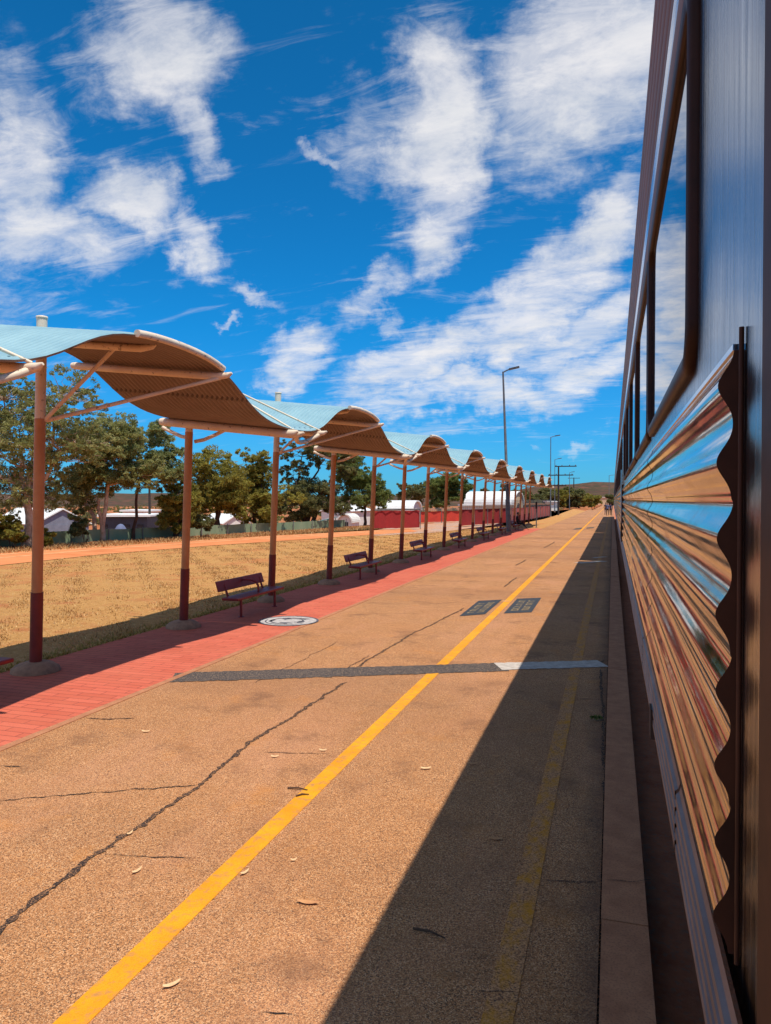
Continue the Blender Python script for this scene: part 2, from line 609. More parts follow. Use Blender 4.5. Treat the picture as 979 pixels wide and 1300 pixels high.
# --- train
s = NT('polished_fluted_steel')
steel = s.ramp(s.noise(2.5, 5, .6, stretch=(1, .3, 3)), [(.3, (.46, .405, .36)), (.7, (.35, .305, .27))])
dust = s.rng(s.noise(5, 8, .75, stretch=(1, .5, 1.2)), .50, .74, 0, .45)
s.col(s.mix(dust, steel, (.20, .135, .095)))
smear = s.noise(9, 6, .7, stretch=(1, .15, 4))
s.set(s.math('ADD', s.rng(smear, .3, .75, .035, .11), s.math('MULTIPLY', dust, .35)), 1.0)
wav = s.math('ADD', s.noise(1.1, 2, .45, stretch=(.4, .7, 1.4)), s.math('MULTIPLY', s.noise(8, 3, .5, stretch=(.4, .5, 2.2)), .05))
s.bump(wav, .16, .05)
M['flute'] = s.m
s = NT('brushed_flat_steel')
s.col(s.ramp(s.noise(5, 6, .65, stretch=(1, 6, .25)), [(.3, (.29, .30, .32)), (.7, (.16, .165, .18))]))
s.set(s.rng(s.noise(10, 6, .7, stretch=(1, 8, .3)), .3, .75, .12, .34), 1.0)
s.bump(s.noise(14, 5, .6, stretch=(1, 5, .2)), .06, .01)
M['flat'] = s.m
s = NT('bronze_letterboard')
s.col(s.ramp(s.noise(3, 5, .6, stretch=(1, .4, 3)), [(.3, (.22, .105, .05)), (.7, (.14, .07, .036))]))
s.set(.5, .15)
M['bronze'] = s.m
M['bright'] = pm('bright_trim', (.62, .63, .66), (.5, .5, .53), 4, .16, 1.0)
M['gasket'] = pm('window_gasket', lin(58, 36, 27), lin(40, 26, 20), 8, .45, 0, spec=.15)
M['rubber'] = pm('dark_edge_rubber', lin(74, 48, 35), lin(52, 35, 27), 8, .55, spec=.2)
s = NT('tinted_window_glass')
s.col((.006, .009, .012))
s.set(.015, 0, .5)
s.b.inputs['IOR'].default_value = 1.5
M['glass'] = s.m
M['skirt'] = pm('grey_ribbed_skirt', lin(124, 116, 114), lin(96, 90, 90), 4, .5, .3)
M['under'] = pm('underframe_black', lin(42, 38, 36), lin(58, 48, 42), 5, .8)
M['wheel'] = pm('wheel_steel', lin(80, 70, 64), lin(52, 46, 44), 6, .55, .6)
M['trainroof'] = pm('train_roof_steel', lin(150, 150, 152), lin(120, 118, 118), 2, .4, .7)
M['rail'] = pm('rail_steel', lin(112, 82, 66), lin(88, 62, 50), 6, .6, .5)

# --- background
M['white_roof'] = pm('white_roof_sheeting', lin(244, 244, 240), lin(228, 228, 224), 1.5, .5)
M['white_wall'] = pm('white_wall_paint', lin(236, 234, 226), lin(216, 214, 206), 1.5, .7)
M['grey_wall'] = pm('grey_sheet_wall', lin(136, 140, 154), lin(116, 120, 134), 1.5, .6)
M['dark_wall'] = pm('charcoal_wall', lin(70, 74, 84), lin(58, 62, 70), 1.5, .7)
M['cream_wall'] = pm('cream_wall', lin(214, 186, 150), lin(196, 166, 130), 1.5, .7)
M['orange_wall'] = pm('ochre_wall', lin(196, 140, 96), lin(170, 116, 78), 1.5, .8)
M['dark_open'] = pm('dark_opening', lin(34, 32, 34), lin(22, 22, 24), 2, .8)
M['window_dark'] = pm('house_window', lin(40, 46, 54), lin(30, 34, 40), 2, .15)
s = NT('green_shade_cloth')
s.col(s.ramp(s.noise(1.2, 5, .65, stretch=(1, 1, .3)), [(.3, lin(116, 138, 108)), (.7, lin(140, 156, 124))]))
s.set(.85)
M['green_cloth'] = s.m
s = NT('red_shade_cloth')
s.col(s.ramp(s.noise(1.4, 5, .65, stretch=(1, 1, .25)), [(.3, lin(158, 38, 40)), (.7, lin(132, 32, 34))]))
s.set(.8)
s.bump(s.noise(2.5, 4, .6, stretch=(1, 1, .3)), .6, .08)
M['red_cloth'] = s.m
M['orange_cloth'] = pm('orange_red_cloth', lin(206, 66, 48), lin(176, 54, 42), 1.6, .8)
M['pink_cloth'] = pm('faded_red_cloth', lin(170, 88, 84), lin(146, 70, 68), 1.6, .8)
M['teal_cloth'] = pm('teal_tarpaulin', lin(86, 140, 140), lin(66, 116, 118), 1.6, .7)
M['pole_grey'] = pm('galvanised_pole', lin(112, 112, 114), lin(88, 88, 92), 3, .55, .3)
M['pole_dark'] = pm('dark_power_pole', lin(60, 50, 46), lin(46, 40, 38), 3, .85)
M['lamp_head'] = pm('lamp_head_grey', lin(92, 94, 98), lin(74, 76, 80), 3, .5)
M['wire_fence'] = pm('wire_fence_grey', lin(128, 126, 126), lin(104, 102, 104), 2, .6)
M['skin'] = pm('skin', lin(150, 100, 78), lin(138, 90, 70), 8, .6)
M['navy'] = pm('navy_cloth', lin(44, 46, 78), lin(34, 36, 62), 8, .85)
M['black_cloth'] = pm('black_cloth', lin(28, 26, 30), lin(20, 19, 22), 8, .85)
M['blue_shirt'] = pm('pale_blue_cloth', lin(110, 120, 150), lin(90, 98, 128), 8, .85)
M['hair'] = pm('dark_hair', lin(36, 28, 24), lin(26, 20, 18), 12, .6)
M['dry_leaf'] = pm('fallen_leaf', lin(230, 196, 150), lin(190, 136, 92), 20, .7)
M['brown_leaf'] = pm('fallen_brown_leaf', lin(206, 150, 100), lin(176, 116, 76), 20, .7)
M['twig'] = pm('dry_twig', lin(92, 64, 46), lin(70, 50, 38), 20, .9)
M['emblem_white'] = pm('emblem_white', lin(200, 192, 186), lin(160, 152, 148), 14, .7)
M['emblem_dark'] = pm('emblem_dark', lin(104, 100, 106), lin(78, 76, 84), 14, .7)
M['barrier'] = pm('orange_barrier', lin(206, 128, 62), lin(184, 108, 50), 2, .7)


# ------------------------------------------------------------------ mesh builders
class MB:
    def __init__(s):
        s.v, s.f, s.mi, s.sm = [], [], [], []

    def add(s, vs, fs, mi=0, smooth=False):
        o = len(s.v)
        s.v += [tuple(x) for x in vs]
        s.f += [tuple(i + o for i in f) for f in fs]
        s.mi += [mi] * len(fs)
        s.sm += [smooth] * len(fs)
        return s

    def box(s, a, b, mi=0):
        (x0, y0, z0), (x1, y1, z1) = a, b
        vs = [(x0, y0, z0), (x1, y0, z0), (x1, y1, z0), (x0, y1, z0), (x0, y0, z1), (x1, y0, z1), (x1, y1, z1), (x0, y1, z1)]
        return s.add(vs, [(0, 3, 2, 1), (4, 5, 6, 7), (0, 1, 5, 4), (1, 2, 6, 5), (2, 3, 7, 6), (3, 0, 4, 7)], mi)

    def obox(s, c, ax, ay, az, mi=0):
        """box from a centre and three half-axis vectors"""
        c, ax, ay, az = map(Vector, (c, ax, ay, az))
        vs = [c + ax * i + ay * j + az * k for k in (-1, 1) for j in (-1, 1) for i in (-1, 1)]
        return s.add(vs, [(0, 2, 3, 1), (4, 5, 7, 6), (0, 1, 5, 4), (1, 3, 7, 5), (3, 2, 6, 7), (2, 0, 4, 6)], mi)

    def tube(s, pts, r, seg=10, cap=True, mi=0):
        pts = [Vector(p) for p in pts]
        n = len(pts)
        rs = r if isinstance(r, (list, tuple)) else [r] * n
        vs, fs = [], []
        t0 = (pts[1] - pts[0]).normalized()
        ref = Vector((0, 0, 1)) if abs(t0.z) < .9 else Vector((1, 0, 0))
        u = t0.cross(ref).normalized()
        for i, p in enumerate(pts):
            t = (pts[min(i + 1, n - 1)] - pts[max(i - 1, 0)])
            if t.length < 1e-9:
                t = t0
            t.normalize()
            u = (u - t * u.dot(t)).normalized()
            w = t.cross(u)
            for k in range(seg):
                a = 2 * math.pi * k / seg
                vs.append(p + (u * math.cos(a) + w * math.sin(a)) * rs[i])
        for i in range(n - 1):
            for k in range(seg):
                k2 = (k + 1) % seg
                fs.append((i * seg + k, i * seg + k2, (i + 1) * seg + k2, (i + 1) * seg + k))
        s.add(vs, fs, mi, True)
        if cap:
            s.add(vs[:seg], [tuple(range(seg))[::-1]], mi)
            s.add(vs[-seg:], [tuple(range(seg))], mi)
        return s

    def poly(s, pts, mi=0):
        return s.add(pts, [tuple(range(len(pts)))], mi)

    def prism(s, pts, d, mi=0):
        """flat outline swept along d"""
        n = len(pts)
        p = [Vector(q) for q in pts]
        q = [x + Vector(d) for x in p]
        s.add(p + q, [tuple(range(n))[::-1], tuple(range(n, 2 * n))] + [(i, (i + 1) % n, n + (i + 1) % n, n + i) for i in range(n)], mi)
        return s

    def lathe(s, prof, seg=24, c=(0, 0, 0), mi=0):
        vs, fs = [], []
        for r, z in prof:
            for k in range(seg):
                a = 2 * math.pi * k / seg
                vs.append((c[0] + r * math.cos(a), c[1] + r * math.sin(a), c[2] + z))
        for i in range(len(prof) - 1):
            for k in range(seg):
                k2 = (k + 1) % seg
                fs.append((i * seg + k, i * seg + k2, (i + 1) * seg + k2, (i + 1) * seg + k))
        return s.add(vs, fs, mi, True)

    def build(s, name, mats, parent=None, fix=False):
        me = bpy.data.meshes.new(name)
        me.from_pydata(s.v, [], s.f)
        mats = mats if isinstance(mats, (list, tuple)) else [mats]
        for m in mats:
            me.materials.append(M[m] if isinstance(m, str) else m)
        me.polygons.foreach_set('material_index', s.mi)
        me.polygons.foreach_set('use_smooth', s.sm)
        if fix:
            bm = bmesh.new()
            bm.from_mesh(me)
            bmesh.ops.recalc_face_normals(bm, faces=bm.faces)
            bm.to_mesh(me)
            bm.free()
        me.update()
        o = bpy.data.objects.new(name, me)
        C.objects.link(o)
        if parent:
            o.parent = parent
        return o


def tag(o, label=None, cat=None, group=None, kind=None):
    if label:
        o['label'] = label
    if cat:
        o['category'] = cat
    if group:
        o['group'] = group
    if kind:
        o['kind'] = kind
    return o


def empty(name, loc=(0, 0, 0), rz=0.0):
    o = bpy.data.objects.new(name, None)
    C.objects.link(o)
    o.location = loc
    o.rotation_euler = (0, 0, rz)
    return o


def copy_tree(o, parent=None):
    c = o.copy()
    C.objects.link(c)
    if parent:
        c.parent = parent
    for ch in list(o.children):
        copy_tree(ch, c)
    return c


def smooth01(a, b, x):
    t = min(1, max(0, (x - a) / (b - a)))
    return t * t * (3 - 2 * t)


def fnoise(x, y, seed=0):
    return (math.sin(x * 1.3 + seed) * math.cos(y * 1.7 - seed * 1.3) + .5 * math.sin(x * 2.9 + y * 2.3 + seed * 2) + .25 * math.sin(x * 6.1 - y * 5.3 + seed))


# ------------------------------------------------------------------ ground
FA, FB = at(0, 697), at(440, 670.5)
FD = (FB - FA).normalized()
FN = Vector((-FD.y, FD.x, 0))
if FN.x > 0:
    FN = -FN


def ground_z(x, y):
    sdist = (Vector((x, y, 0)) - FA).dot(FN)
    d = 3.0 * smooth01(1.0, 16, sdist) * smooth01(-12, -24, x)
    g = -0.02 + 0.06 * smooth01(-3.5, .5, sdist) * smooth01(-12, -20, x) * (1 + .6 * fnoise(x * .9, y * .9)) - d
    if x > -5.6:
        g = -0.02 - .30 * smooth01(-5.6, -4.6, x)
    return g


def ground_sheet():
    xs = sorted(set([-3000, -1800, -1000, -600, -400, -300, -220, -160, -130, -110] + list(np.arange(-100, -40, 4.0)) + list(np.arange(-40, -8, 1.0)) + [-7.5, -6.5, -5.8, -5.4, -5.0, -4.6, -4, 0, 4, 10, 30, 100, 300, 900, 3000]))
    ys = sorted(set([-3000, -900, -300, -120, -60, -30] + list(np.arange(-20, 100, 1.5)) + list(np.arange(100, 240, 8)) + [260, 320, 420, 600, 900, 1500, 3000]))
    vs = [(x, y, ground_z(x, y)) for y in ys for x in xs]
    n = len(xs)
    fs = [(j * n + i, j * n + i + 1, (j + 1) * n + i + 1, (j + 1) * n + i) for j in range(len(ys) - 1) for i in range(n - 1)]
    mb = MB().add(vs, fs, 0, True)
    tag(mb.build('ground', 'dirt'), kind='structure')


ground_sheet()

# platform slab, kerb, red path
PX0, PX1 = -5.1, -0.055
mb = MB()
ys = [-14, -4, 2, 8, 14, 20, 30, 45, 60, 90, 140, 220, 320]
for a, b in zip(ys[:-1], ys[1:]):
    mb.box((PX0, a, -.36), (PX1, b, 0))
tag(MB().box((PX0, -14, -.36), (PX1, 320, 0)).build('platform', 'asphalt'), kind='structure')
mb = MB()
y = -14.0
while y < 300:
    L_ = 6.0
    mb.box((-0.045 + random.uniform(-.003, .003), y, -.5), (0.185, y + L_ - .012, .012 + random.uniform(-.003, .003)))
    y += L_
tag(mb.build('platform_kerb', 'kerb'), kind='structure')
tag(MB().box((PX1 - .001, -14, -.3), (-0.044, 300, -.02)).build('kerb_joint', 'crack'), kind='structure')
tag(MB().box((-7.4, -14, -.2), (-5.19, 57.5, .004)).build('red_brick_path', 'brick'), kind='structure')
tag(MB().box((-5.19, -14, -.2), (-5.1, 57.5, .008)).build('path_edging', 'kerb'), kind='structure')
tag(MB().box((.17, -14, -.6), (4.5, 320, -.30)).build('track_bed', 'bed'), kind='structure')

# yellow lines
tag(MB().box((-2.235, -14, -.02), (-2.095, 300, .004)).build('yellow_line', 'yellow'), kind='structure')
tag(MB().box((-.52, -14, -.02), (-.39, 300, .0035)).build('faded_yellow_line', 'yellow_faded'), kind='structure')


def ribbon(pix, w0, jag=.02, seed=1, sub=9, z=.005):
    """ragged crack along photo points laid on the ground"""
    rr = random.Random(seed)
    pts = [at(*p) for p in pix]
    fine = []
    for a, b in zip(pts[:-1], pts[1:]):
        n = max(3, min(160, int((b - a).length / .03)))
        for i in range(n):
            fine.append(a.lerp(b, i / n))
    fine.append(pts[-1])
    vs, fs = [], []
    off = 0
    for i, p in enumerate(fine):
        t = fine[min(i + 1, len(fine) - 1)] - fine[max(i - 1, 0)]
        t.normalize()
        nrm = Vector((-t.y, t.x, 0))
        off = off * .86 + rr.uniform(-jag, jag) * .62
        w = w0 * .82 * rr.uniform(.3, 1.3) * (min(1, (i + .4) / 3, (len(fine) - i - .6) / 3))
        q = p + nrm * off
        vs += [(q.x + nrm.x * w, q.y + nrm.y * w, z), (q.x - nrm.x * w, q.y - nrm.y * w, z)]
    for i in range(len(fine) - 1):
        fs.append((2 * i, 2 * i + 1, 2 * i + 3, 2 * i + 2))
    return vs, fs


cr = MB()
for k, (pix, w, j) in enumerate([
    ([(-30, 1205), (60, 1135), (160, 1062), (250, 1000), (330, 935), (440, 866)], .027, .022),
    ([(450, 850), (500, 818), (545, 795), (590, 772)], .024, .02),
    ([(0, 1018), (60, 1012), (150, 1004), (250, 996)], .009, .02),
    ([(0, 973), (30, 973)], .014, .02),
    ([(108, 912), (140, 913), (172, 912)], .018, .008),
    ([(320, 868), (400, 830), (430, 815)], .008, .02),
    ([(640, 745), (650, 737), (657, 733)], .03, .02), ([(655, 718), (668, 711)], .04, .02), ([(690, 696), (705, 688)], .04, .02),
    ([(330, 955), (380, 956), (420, 957)], .006, .01),
    ([(140, 1085), (190, 1088), (250, 1090)], .005, .01),
    ([(690, 1118), (740, 1120), (766, 1120)], .006, .012), ([(730, 888), (768, 889)], .008, .012),
    ([(768, 1120), (800, 1122), (826, 1120)], .005, .01),
    ([(420, 862), (445, 845), (470, 832)], .012, .02),
    ([(763, 850), (766, 930), (768, 1010)], .02, .012), ([(750, 846), (768, 838)], .02, .012),
    ([(600, 1260), (660, 1262)], .004, .01), ([(330, 1285), (380, 1289)], .006, .01),
]):
    vs, fs = ribbon(pix, w, j, seed=k + 3, z=.005 if not (768 <= pix[0][0] <= 769) else .018)
    cr.add(vs, fs)
tag(cr.build('platform_cracks', 'crack'), kind='structure')


def ragged_quad(pl, pr, half, n, seed, jag, z):
    """strip between two ground points with an uneven edge"""
    rr = random.Random(seed)
    d = (pr - pl)
    t = d.normalized()
    nrm = Vector((-t.y, t.x, 0))
    vs, fs = [], []
    for i in range(n + 1):
        p = pl + d * (i / n)
        a, b = half + rr.uniform(-jag, jag), half + rr.uniform(-jag, jag)
        vs += [(p.x + nrm.x * a, p.y + nrm.y * a, z), (p.x - nrm.x * b, p.y - nrm.y * b, z)]
    for i in range(n):
        fs.append((2 * i, 2 * i + 1, 2 * i + 3, 2 * i + 2))
    return MB().add(vs, fs)


tag(ragged_quad(at(219, 860.5), at(640, 847), .24, 90, 3, .022, .0055).build('tar_patch', 'tar'), kind='structure')
tag(ragged_quad(at(632, 846.5), at(766, 843), .20, 30, 5, .016, .0075).build('concrete_patch', 'pale'), kind='structure')
tag(ragged_quad(at(733, 715), at(767, 712.5), .17, 14, 8, .02, .0075).build('painted_sun_strip', 'pale'), kind='structure')  # pale strip painted in for sunlight falling through the carriage gap
tag(ragged_quad(at(753, 708.5), at(768, 707), .1, 10, 9, .02, .0075).build('concrete_patch_scrap', 'pale'), kind='structure')

# dry field, graded track, gravel
near = [(-420, 752), (-200, 735), (0, 718), (130, 704), (260, 693.5), (400, 684), (480, 678.5), (583, 673), (650, 667), (690, 659)]
fp = [at(*p) for p in near]
pts = [Vector((-7.4, -6, 0)), Vector((-7.4, 57.5, 0)), Vector((-5.12, 57.6, 0)), Vector((-5.12, 150, 0)), at(728, 646), at(704, 655)] + fp[::-1]
pts = [(p.x, p.y, -.004) for p in pts]
bm = bmesh.new()
bf = bm.faces.new([bm.verts.new(p) for p in pts])
bmesh.ops.triangulate(bm, faces=[bf])
me = bpy.data.meshes.new('dry_grass_field')
bm.to_mesh(me)
bm.free()
me.materials.append(M['field'])
o = bpy.data.objects.new('dry_grass_field', me)
C.objects.link(o)
tag(o, kind='structure')
far = [(-420, 722), (-200, 711), (0, 702.5), (130, 692.5), (260, 685), (400, 677.5), (480, 673), (520, 671)]
mb = MB()
nn = [at(*p) for p in near[:7]] + [at(530, 675)]
ff = [at(*p) for p in far]
for i in range(len(nn) - 1):
    mb.poly([(p.x, p.y, .012) for p in (nn[i], nn[i + 1], ff[i + 1], ff[i])])
tag(mb.build('dirt_road', 'track'), kind='structure')
mb = MB()
for w0, w1 in ((.50, .58), (.78, .86)):
    for i in range(len(nn) - 1):
        q = [nn[i].lerp(ff[i], w0), nn[i + 1].lerp(ff[i + 1], w0), nn[i + 1].lerp(ff[i + 1], w1), nn[i].lerp(ff[i], w1)]
        mb.poly([(p.x, p.y, .018) for p in q])
tag(mb.build('road_ruts', 'ruts'), kind='structure')
mb = MB().poly([(p.x, p.y, .008) for p in (at(470, 681), at(560, 675.5), at(640, 665), at(600, 661), at(540, 663), at(480, 672.5))])
tag(mb.build('gravel_yard', 'gravel'), kind='structure')


# ------------------------------------------------------------------ grass (stuff)
def blade_mesh(name, P, h, w, tone, mat):
    n = len(P)
    ang = rng.uniform(0, 2 * np.pi, n)
    lean = rng.uniform(.2, 1.0, n) * h
    la = rng.uniform(0, 2 * np.pi, n)
    dx, dy = np.cos(ang) * w / 2, np.sin(ang) * w / 2
    a = P + np.stack([dx, dy, 0 * h], 1)
    b = P - np.stack([dx, dy, 0 * h], 1)
    c = P + np.stack([np.cos(la) * lean, np.sin(la) * lean, h], 1)
    V = np.stack([a, b, c], 1).reshape(-1, 3)
    me = bpy.data.meshes.new(name)
    me.vertices.add(3 * n)
    me.vertices.foreach_set('co', V.ravel())
    me.loops.add(3 * n)
    me.loops.foreach_set('vertex_index', np.arange(3 * n))
    me.polygons.add(n)
    me.polygons.foreach_set('loop_start', np.arange(0, 3 * n, 3))
    att = me.attributes.new('tone', 'FLOAT', 'FACE')
    att.data.foreach_set('value', tone)
    me.materials.append(M[mat])
    me.update(calc_edges=True)
    me.validate()
    o = bpy.data.objects.new(name, me)
    C.objects.link(o)
    return o


poly2 = [(p[0], p[1]) for p in pts]


def inside(x, y):
    r = np.zeros(len(x), bool)
    n = len(poly2)
    j = n - 1
    for i in range(n):
        xi, yi = poly2[i]
        xj, yj = poly2[j]
        c = ((yi > y) != (yj > y)) & (x < (xj - xi) * (y - yi) / (yj - yi + 1e-12) + xi)
        r ^= c
        j = i
    return r


N = 520000
Yg = 4 + 66 * rng.random(N) ** 1.5
Xg = -7.45 - 26 * rng.random(N) ** 1.15
clump = np.sin(Xg * 2.1 + 1.3 * np.sin(Yg * 1.1)) * np.cos(Yg * 1.9 + .7 * np.sin(Xg * .9)) + .5 * np.sin(Xg * 5.3 + Yg * 4.1)
keep = inside(Xg, Yg) & (rng.random(N) < np.clip(.30 + .42 * clump, .02, 1))
Xg, Yg, cl = Xg[keep], Yg[keep], clump[keep]
n = len(Xg)
hgt = rng.uniform(.015, .05, n) * (1 + .3 * cl)
o = blade_mesh('dry_grass', np.stack([Xg, Yg, np.full(n, -.006)], 1), np.clip(hgt, .012, .12), np.clip(.014 + Yg * .0006, .014, .04), np.clip(rng.normal(.5, .25, n), 0, 1), 'grass')
tag(o, 'short straw coloured grass over the field beside the red path', 'grass', kind='stuff')
n = 9000
Yw = 3 + 56 * rng.random(n) ** 1.3
Xw = -7.40 - np.abs(rng.normal(0, .16, n))
o = blade_mesh('edge_weeds', np.stack([Xw, Yw, np.full(n, -.006)], 1), rng.uniform(.015, .07, n), np.clip(.02 + Yw * .0006, .02, .05), np.clip(rng.normal(.5, .3, n), 0, 1), 'weeds')
tag(o, 'low green weeds along the far edge of the red brick path', 'weeds', kind='stuff')
n = 15000
tt = rng.random(n)
pp = np.array([tuple(FA + FD * (t * 46 - 12) - FN * random.uniform(.2, 3.0)) for t in tt])
pp[:, 2] = [ground_z(a, b) for a, b in pp[:, :2]]
o = blade_mesh('verge_grass', pp, rng.uniform(.04, .18, n), np.full(n, .05), np.clip(rng.normal(.4, .3, n), 0, 1), 'grass')
tag(o, 'dry tufts on the dirt verge in front of the green fence', 'grass', kind='stuff')


# ------------------------------------------------------------------ hills
def hills():
    vs, fs = [], []
    na, nr = 260, 9
    for j in range(nr):
        for i in range(na + 1):
            az = -math.pi + 2 * math.pi * i / na
            d = math.degrees(az)
            base = 6.5 + 16 * math.exp(-((d + 1) / 7.5) ** 2) + 4 * math.exp(-((d + 33) / 9) ** 2)
            base *= 1 + .10 * fnoise(d * .33, 1.0, 2) + .05 * fnoise(d * 1.5, .4, 5)
            t = j / (nr - 1)
            r = 520 + 480 * t
            h = -4 + (base + 4) * smooth01(0, .85, t) + (1.3 * fnoise(d * 1.1, t * 7, 3) + .5 * fnoise(d * 3.7, t * 13, 1)) * t
            vs.append((math.sin(az) * r, math.cos(az) * r, h))
    for j in range(nr - 1):
        for i in range(na):
            a = j * (na + 1) + i
            fs.append((a, a + 1, a + na + 2, a + na + 1))
    tag(MB().add(vs, fs, 0, True).build('hills', 'hill'), kind='structure')


hills()


# ------------------------------------------------------------------ trees
def leaf_object(name, clumps, n_total, size, mat, parent, droop=.4):
    """many small leaves; clumps: (centre, rx, ry, rz)"""
    cl = [(np.array(c), np.array(r)) for c, r in clumps]
    wts = np.array([np.prod(r) ** .67 for _, r in cl])
    wts = wts / wts.sum()
    P, T = [], []
    for (c, r), w in zip(cl, wts):
        n = max(6, int(n_total * w))
        d = rng.normal(size=(n, 3))
        d /= np.linalg.norm(d, axis=1)[:, None]
        rad = rng.random(n) ** .45
        # small twigs: leaves gather on sub-clumps
        k = max(3, n // 30)
        sub = rng.normal(size=(k, 3))
        sub /= np.linalg.norm(sub, axis=1)[:, None]
        sub *= (rng.random(k) ** .45)[:, None]
        pick = rng.integers(0, k, n)
        pos = sub[pick] * .90 + d * rad[:, None] * .25
        P.append(c + pos * r)
        T.append(np.clip(rng.normal(.42, .16, n) + (rng.random(k) - .5)[pick] * .38 + rng.normal(0, .10), 0, 1))
    P = np.concatenate(P)
    T = np.concatenate(T)
    n = len(P)
    ax = rng.normal(size=(n, 3))
    ax[:, 2] -= droop
    ax /= np.linalg.norm(ax, axis=1)[:, None]
    bx = np.cross(ax, rng.normal(size=(n, 3)))
    bx /= np.linalg.norm(bx, axis=1)[:, None]
    L = size * rng.uniform(.7, 1.4, n)[:, None]
    Wd = L * .28
    V = np.stack([P - ax * L * .5, P + bx * Wd * .5, P + ax * L * .5, P - bx * Wd * .5], 1).reshape(-1, 3)
    me = bpy.data.meshes.new(name)
    me.vertices.add(4 * n)
    me.vertices.foreach_set('co', V.ravel())
    me.loops.add(4 * n)
    me.loops.foreach_set('vertex_index', np.arange(4 * n))
    me.polygons.add(n)
    me.polygons.foreach_set('loop_start', np.arange(0, 4 * n, 4))
    att = me.attributes.new('tone', 'FLOAT', 'FACE')
    att.data.foreach_set('value', T)
    me.materials.append(M[mat])
    me.update(calc_edges=True)
    o = bpy.data.objects.new(name, me)
    C.objects.link(o)
    if parent:
        o.parent = parent
    return o


def wiggle(a, b, n=5, amt=.08, rr=random):
    a, b = Vector(a), Vector(b)
    L = (b - a).length
    out = []
    for i in range(n + 1):
        t = i / n
        p = a.lerp(b, t)
        if 0 < i < n:
            p += Vector((rr.uniform(-1, 1), rr.uniform(-1, 1), rr.uniform(-.5, 1))) * amt * L
        out.append(p)
    return out


def tree(name, label, base, boxes, n_leaves, leaf, bark, size=.2, stems=1, tr=.16, seed=0, group='trees behind the field', fork=.35, depth=None, nc=12, lean=0.0, droop=.2):
    """boxes: crown ellipses in photo pixels (cx, cy, rx, ry), placed at the tree's own distance and given depth"""
    boxes = [(x, y, p * 1.16, q * 1.14) for x, y, p, q in boxes]
    rr = random.Random(seed)
    b = at(*base) if depth is None else at_depth(base[0], base[1], depth)
    b.z = ground_z(b.x, b.y)
    dz = depth_of(b) if depth is None else depth
    mpp = dz / F_PX
    root = empty(name, b)
    tag(root, label, 'tree', group)
    fwd = Vector((-math.sin(R(YAW)), math.cos(R(YAW)), 0))
    rgt = Vector((math.cos(R(YAW)), math.sin(R(YAW)), 0))
    clumps, owner = [], []
    for bi, (cx, cy, rx, ry) in enumerate(boxes):
        c = at_depth(cx, cy, dz) - b
        k = max(2, int(nc * rx * ry / 900))
        for i in range(k):
            while True:
                q = Vector((rr.uniform(-1, 1), rr.uniform(-1, 1), rr.uniform(-1, 1)))
                if q.length < 1:
                    break
            rad = rr.uniform(.24, .48)
            m_ = min(rx, ry) * mpp
            p = c + rgt * q.x * rx * mpp * .82 + fwd * q.y * rx * mpp * .8 + Vector((0, 0, q.z * ry * mpp * .82))
            rxy = m_ * rad * rr.uniform(.9, 1.5)
            owner.append(bi)
            clumps.append((tuple(p), (rxy, rxy, m_ * rad * rr.uniform(.6, .95))))
    top = max(c[0][2] for c in clumps)
    mb = MB()
    forks = []
    for k in range(stems):
        off = Vector((rr.uniform(-1, 1), rr.uniform(-1, 1), 0)) * (tr * .7 if stems > 1 else 0)
        fz = top * fork * rr.uniform(.8, 1.2)
        f = off * 2.4 + rgt * (lean * fz + (rr.uniform(-.5, .5) * fz if stems > 1 else 0)) + Vector((0, 0, fz))
        path = wiggle(off + Vector((0, 0, -.15)), f, 5, .035, rr)
        mb.tube(path, [tr * (1.25 if i == 0 else 1 - .45 * i / 5) for i in range(6)], 8)
        forks.append((f, tr * .55))
    limbs = []
    for (cx, cy, rx, ry) in boxes:
        c = at_depth(cx, cy + ry * .15, dz) - b
        f, fr = min(forks, key=lambda q: (q[0] - c).length)
        if c.z < f.z * .6:
            limbs.append([(f, fr * .3)])
            continue
        path = wiggle(f, c, 6, .07, rr)
        rads = [max(.018, fr * (.95 - .125 * i)) for i in range(7)]
        mb.tube(path, rads, 7)
        limbs.append(list(zip(path, rads))[2:])
    for (c, r), k in zip(clumps, owner):
        cv = Vector(c)
        f, fr = min(limbs[k], key=lambda q: (q[0] - cv).length + max(0, q[0].z - cv.z) * 1.2)
        if (cv - f).length < .15 or cv.z < f.z - 1.2:
            continue
        path = wiggle(f, cv, 4, .10, rr)
        mb.tube(path, [max(.008, fr * (.6 - .12 * i)) for i in range(5)], 5)
    mb.build('trunk', bark, root)
    leaf_object('crown', clumps, int(n_leaves * 4.4), size * 1.02, leaf, root, droop)
    return root


tree('gum_tree', 'tall gum tree with pale trunk behind the nearest shelter post', (36, 695), [(5, 500, 60, 46), (80, 500, 60, 34), (-70, 540, 70, 70), (40, 560, 75, 46), (20, 620, 62, 40), (92, 560, 52, 40)], 17000, 'leaf_gum', 'bark_pale', .17, 1, .24, 1, nc=14)
tree('gum_tree', 'gum tree with several white trunks beside the dark shed', (128, 688), [(132, 560, 58, 36), (150, 590, 60, 30), (105, 610, 42, 36), (100, 655, 16, 34), (180, 600, 34, 26)], 11500, 'leaf_gum', 'bark_pale', .17, 3, .14, 2, nc=14, fork=.42)
tree('slender_tree', 'slender single stemmed tree with light open crown in front of dark shed', (169, 686), [(190, 562, 36, 24), (180, 588, 44, 24), (218, 590, 26, 26), (222, 612, 16, 14)], 5600, 'leaf_light', 'bark_dark', .16, 1, .10, 3, nc=14, fork=.62, lean=.12)
